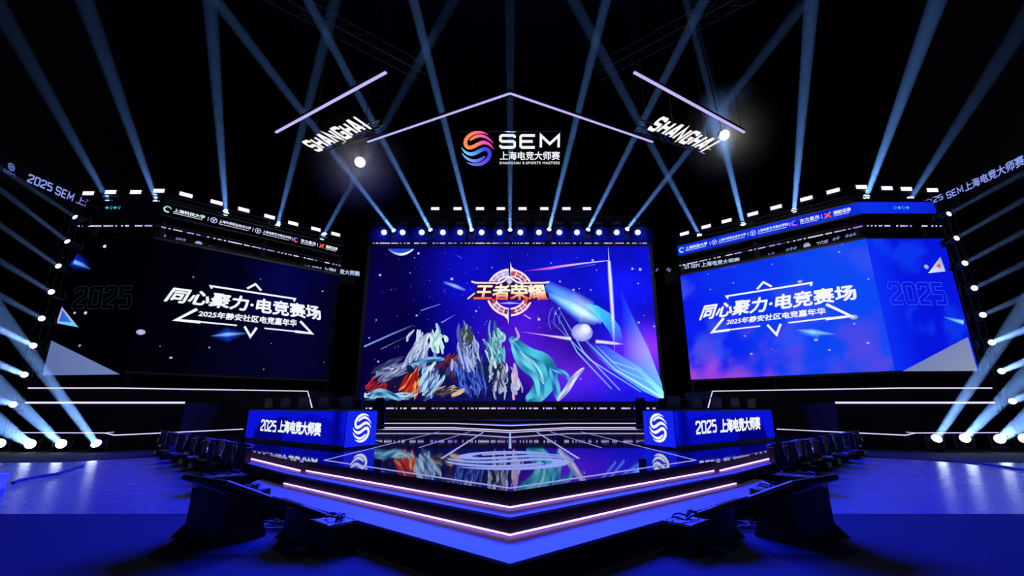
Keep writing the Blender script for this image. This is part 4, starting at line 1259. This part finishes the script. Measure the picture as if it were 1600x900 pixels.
a.text('SHANGHAI E-SPORTS MASTERS', [(780.5, 253), (874.5, 253), (874.5, 257), (780.5, 257)], WHITE, bold=.012, spacing=1.15)
a.build('lettering', 'screen', es, .03, label='white SEM lettering')

wires(es, [(-2.2, 22.12, 16.75), (2.2, 22.12, 16.75)])
wires(ov, [(0, 13.85, ZO + .1), (-5.8, 16.7, ZO + .1), (5.8, 16.7, ZO + .1)])
# --- two white house lights with their halo in the haze
hm, nt, N, L = new_mat('haze_halo')
N.remove(N['Principled BSDF'])
vs_ = N.new('ShaderNodeVolumeScatter'); vs_.inputs['Color'].default_value = (1, 1, .97, 1)
tc = N.new('ShaderNodeTexCoord'); ln_ = N.new('ShaderNodeVectorMath'); ln_.operation = 'LENGTH'
L.new(tc.outputs['Object'], ln_.inputs[0])
mr = N.new('ShaderNodeMapRange'); mr.inputs[1].default_value = 0; mr.inputs[2].default_value = 2.6; mr.inputs[3].default_value = 1; mr.inputs[4].default_value = 0
pw = N.new('ShaderNodeMath'); pw.operation = 'POWER'; pw.inputs[1].default_value = 1.6
ml = N.new('ShaderNodeMath'); ml.operation = 'MULTIPLY'; ml.inputs[1].default_value = .0065
L.new(ln_.outputs['Value'], mr.inputs[0]); L.new(mr.outputs[0], pw.inputs[0]); L.new(pw.outputs[0], ml.inputs[0]); L.new(ml.outputs[0], vs_.inputs['Density'])
L.new(vs_.outputs[0], N['Material Output'].inputs['Volume'])
for (u, v), nm in (((563, 253), 'left'), ((1131, 211), 'right')):
    p = PY(u, v, 19.0)
    t = thing('house_light', 'glaring round white lamp beside the ' + nm + ' hanging city-name sign', 'lamp', p + Vector((0, .1, .5)), 'glaring white lamps')
    mb = MB(); mb.lathe([(.1, .34), (.2, .3), (.26, .0), (.27, -.06), (.22, -.06)], 18)
    R_ = Vector((0, .75, .66)).normalized().to_track_quat('Z', 'Y')
    me = mb.mesh('housing', 'black_metal'); link('housing', me, t, p - wloc(t), R_)
    mb = MB(); mb.lathe([(.05, -.075), (.2, -.065), (.22, -.05)], 18); link('lens', mb.mesh('lens', 'house_white'), t, p - wloc(t), R_)
    mb = MB(); mb.tube([(0, .1, 29.98 - p.z - .5), (0, .1, .9), (0, .06, -.2)], .03, 6); link('hanger', mb.mesh('hanger', 'black_metal'), t)
    l = bpy.data.lights.new('house_lamp', 'POINT'); l.energy = HOUSE_W; l.color = (1, .98, .88); l.shadow_soft_size = .15
    lo = bpy.data.objects.new('house_lamp', l); C.objects.link(lo); lo.parent = t; lo.location = p + Vector((0, -.25, -.2)) - wloc(t)
    mb = MB(); mb.lathe([(2.6 * math.cos(t) + .005, 2.6 * math.sin(t)) for t in [-math.pi / 2 + math.pi * i / 12 for i in range(13)]], 24)
    o = link('light_halo', mb.mesh('light_halo', 'haze_halo'), None, p + Vector((0, -.25, -.2)))
    tag(o, 'pale haze glowing around the glaring ' + nm + ' white lamp', 'haze', 'haze around the white lamps', 'stuff')

# ================================================================ balcony ribbon boards along the side walls
for s in (-1, 1):
    bc = thing('balcony_board', 'ribbon board with pale blue event lettering along the ' + SIDE[s] + ' balcony', 'LED banner', (s * 26, 20, 13.0), 'balcony ribbon boards')
    MB().box((s * 28.05, 20, 13.65), (3.8, 34, 1.5)).build('balcony_front', 'hall_black', bc)
    if s < 0: Fb = Frame((-26.08, 10, 0), (0, 1, 0))
    else: Fb = Frame((26.08, 40, 0), (0, -1, 0))
    a = Art(Fb)
    col = hx('#8c9cf0')
    if s < 0:
        a.block('2025', [(45, 271), (83, 287.5), (79.5, 300), (41, 284)], col, th=.30, gap=.18, aspect=1.6)
        a.block('SEM', [(88, 290), (116.5, 303), (112, 315.5), (84.5, 303)], col, th=.28, gap=.2, aspect=1.5)
        a.text('上海电', [(121, 305), (158, 321), (154, 332), (117, 317)], sc3(col, .7), bold=.02)
        a.swirl([(12, 252), (24, 259), (22, 270), (10, 263)], hx('#6080d0'))
        a.text('SEM', [(5, 263), (23, 272), (22, 277), (4, 268)], hx('#404c90'), bold=.02)
    else:
        a.block('2025', [(1440, 315), (1473, 302.5), (1475, 311), (1443, 324)], col, th=.30, gap=.18, aspect=1.6)
        a.block('SEM', [(1478.5, 301), (1504, 289), (1507, 300), (1481, 311)], col, th=.28, gap=.2, aspect=1.5)
        a.text('上海电竞大师赛', [(1506, 287), (1599, 241), (1603, 257), (1509, 300)], col, bold=.02)
    a.build('lettering', 'screen', bc, .03)

# ================================================================ floor equipment
def wedge_unit(s, loc, yaw, sc_, label):
    """sloping floor monitor, its panel facing the stage"""
    t = thing('floor_monitor', label, 'monitor', loc, 'sloping floor monitors')
    t.rotation_euler = (0, 0, yaw)
    def lk(mb, nm, mat): return link(nm, mb.mesh(nm, mat), t)
    k = sc_
    mb = MB(); mb.extrude([(-.42 * k, -.22 * k, .0), (-.42 * k, .30 * k, .0), (-.42 * k, .16 * k, .40 * k), (-.42 * k, -.20 * k, .52 * k)], (.84 * k, 0, 0)); lk(mb, 'monitor_body', 'black_plastic')
    R = Matrix.Rotation(math.radians(-24), 3, 'X')
    mb = MB(); mb.cbox((0, -.02 * k, .53 * k), (1.04 * k, .62 * k, .07 * k), .015, R); lk(mb, 'monitor_panel', 'black_plastic')
    mb = MB(); mb.box((0, -.01 * k, .567 * k), (.96 * k, .54 * k, .006), R); lk(mb, 'monitor_glass', 'lens_off')
    for sx in (-1, 1):
        mb = MB(); mb.extrude([(sx * .46 * k, -.34 * k, 0), (sx * .46 * k, .26 * k, 0), (sx * .46 * k, .2 * k, .05 * k), (sx * .46 * k, -.2 * k, .12 * k)], (sx * -.05 * k, 0, 0)); lk(mb, 'foot', 'black_metal')
    return t
def power_box(loc, yaw, size, label):
    t = thing('power_box', label, 'equipment case', loc, 'black equipment cases')
    t.rotation_euler = (0, 0, yaw)
    X, Y, Z = size
    def lk(mb, nm, mat, p=t): return link(nm, mb.mesh(nm, mat), p)
    mb = MB(); mb.cbox((0, 0, Z / 2), size, .02); b = lk(mb, 'case_body', 'black_plastic')
    mb = MB(); mb.box((0, 0, Z / 2), (.04, .04, Z + .006)); em_ = mb.mesh('corner_edge', 'truss_metal')
    for sx in (-1, 1):
        for sy in (-1, 1): link('corner_edge', em_, t, (sx * (X / 2 - .015), sy * (Y / 2 - .015), 0))
    for k in range(3):
        mb = MB(); mb.box((-X * .25 + k * X * .24, -Y * .1 + .05 * (k % 2), Z + .003), (.075, .045, .004)); lk(mb, 'paper_tag', 'tag_white')
    mb = MB(); mb.tube([(X * .3 * math.cos(a_) - X * .08, Y * .28 * math.sin(a_) + Y * .12, Z + .02 + .03 * abs(math.sin(a_ * 1.5))) for a_ in [i * .35 for i in range(20)]], .011, 6); lk(mb, 'cable', 'rubber')
    for k in range(2):
        mb = MB(); mb.tube([(X * .15 + .05 * k, Y * .1, Z), (X * .2 + .05 * k, Y * .05, Z + .09), (X * .3 + .05 * k, -Y * .1, Z + .07), (X * .38, -Y * .2, Z + .01)], .011, 6); lk(mb, 'cable', 'rubber')
    return t
for s in (-1, 1):
    nm = SIDE[s]
    wedge_unit(s, (s * 3.78, 6.5, 0), s * .55, 1.1, 'upright black floor monitor farther from the stage front, ' + nm + ' of the steps')
    power_box((s * 3.98, 7.42, 0), s * .55, (.42, .4, .42), 'black case with cables beside the farther ' + nm + ' floor monitor')
    wedge_unit(s, (s * 2.66, 6.38, 0), s * .75, .68, 'low black floor monitor against the apron, ' + nm + ' of the steps')
    power_box((s * 2.14, 5.98, 0), s * .72, (.46, .36, .30), 'black case with white tags by the nearer ' + nm + ' floor monitor')
    # cables on the floor between them
    power_box((s * 5.85, 9.75, 0), s * -.75, (.85, .42, .30), 'long black case lying before the first unlit moving light, ' + nm + ' of the stage')
    for k in range(5):
        p0 = Vector((s * 3.02, 6.78, 0)); p1 = Vector((s * 3.5, 7.15, 0))
        pts = []
        for i in range(13):
            t_ = i / 12
            p = p0.lerp(p1, t_) + Vector((math.sin(t_ * 9 + k * 1.7) * .14 + (k - 2) * .05, math.cos(t_ * 7 + k) * .12, .014 + .01 * k))
            pts.append(p)
        o = MB().tube(pts, .011, 6).build('floor_cable', 'rubber' if k else 'case_white')
        tag(o, ('white' if k == 0 else 'black') + ' tangled cable on the floor between the ' + nm + ' floor monitors', 'cable', 'tangled cables ' + nm)
cb_ = MB().tube([PZ(u, v, .02) for u, v in ((20, 754), (35, 749), (60, 744), (90, 740), (118, 731), (130, 727))], .03, 6).build('floor_cable', 'rubber')
tag(cb_, 'long black cable across the blue floor at the left edge', 'cable')
cb_ = MB().tube([PZ(u, v, .02) for u, v in ((1460, 718), (1500, 721), (1540, 725), (1575, 730), (1605, 735))], .03, 6).build('floor_cable', 'rubber')
tag(cb_, 'long black cable across the blue floor at the right edge', 'cable')
cr = thing('slatted_crate', 'pale slatted crate on the floor at the left edge', 'crate', (-11.0, 9.8, 0))
MB().box((-11.0, 9.9, .28), (.9, .5, .04)).build('crate_top', 'case_white', cr)
MB().box((-11.0, 9.9, .02), (.9, .5, .04)).build('crate_bottom', 'case_white', cr)
for k in range(6): MB().box((-11.42 + .168 * k, 9.68, .15), (.11, .03, .22)).build('slat', 'case_white', cr)
for sx in (-1, 1): MB().box((-11.0 + sx * .43, 9.92, .15), (.03, .44, .22)).build('crate_side', 'case_white', cr)

# ================================================================ roof trusses high above
for k, (p0, p1, nm) in enumerate([((-20, 14, 24), (-6, 26, 24), 'left'), ((20, 14, 24), (6, 26, 24), 'right')]):
    truss('roof_truss', 'dim roof truss high above the ' + nm + ' wing', [p0, p1], .8, 18, 'roof trusses', 'truss_metal')
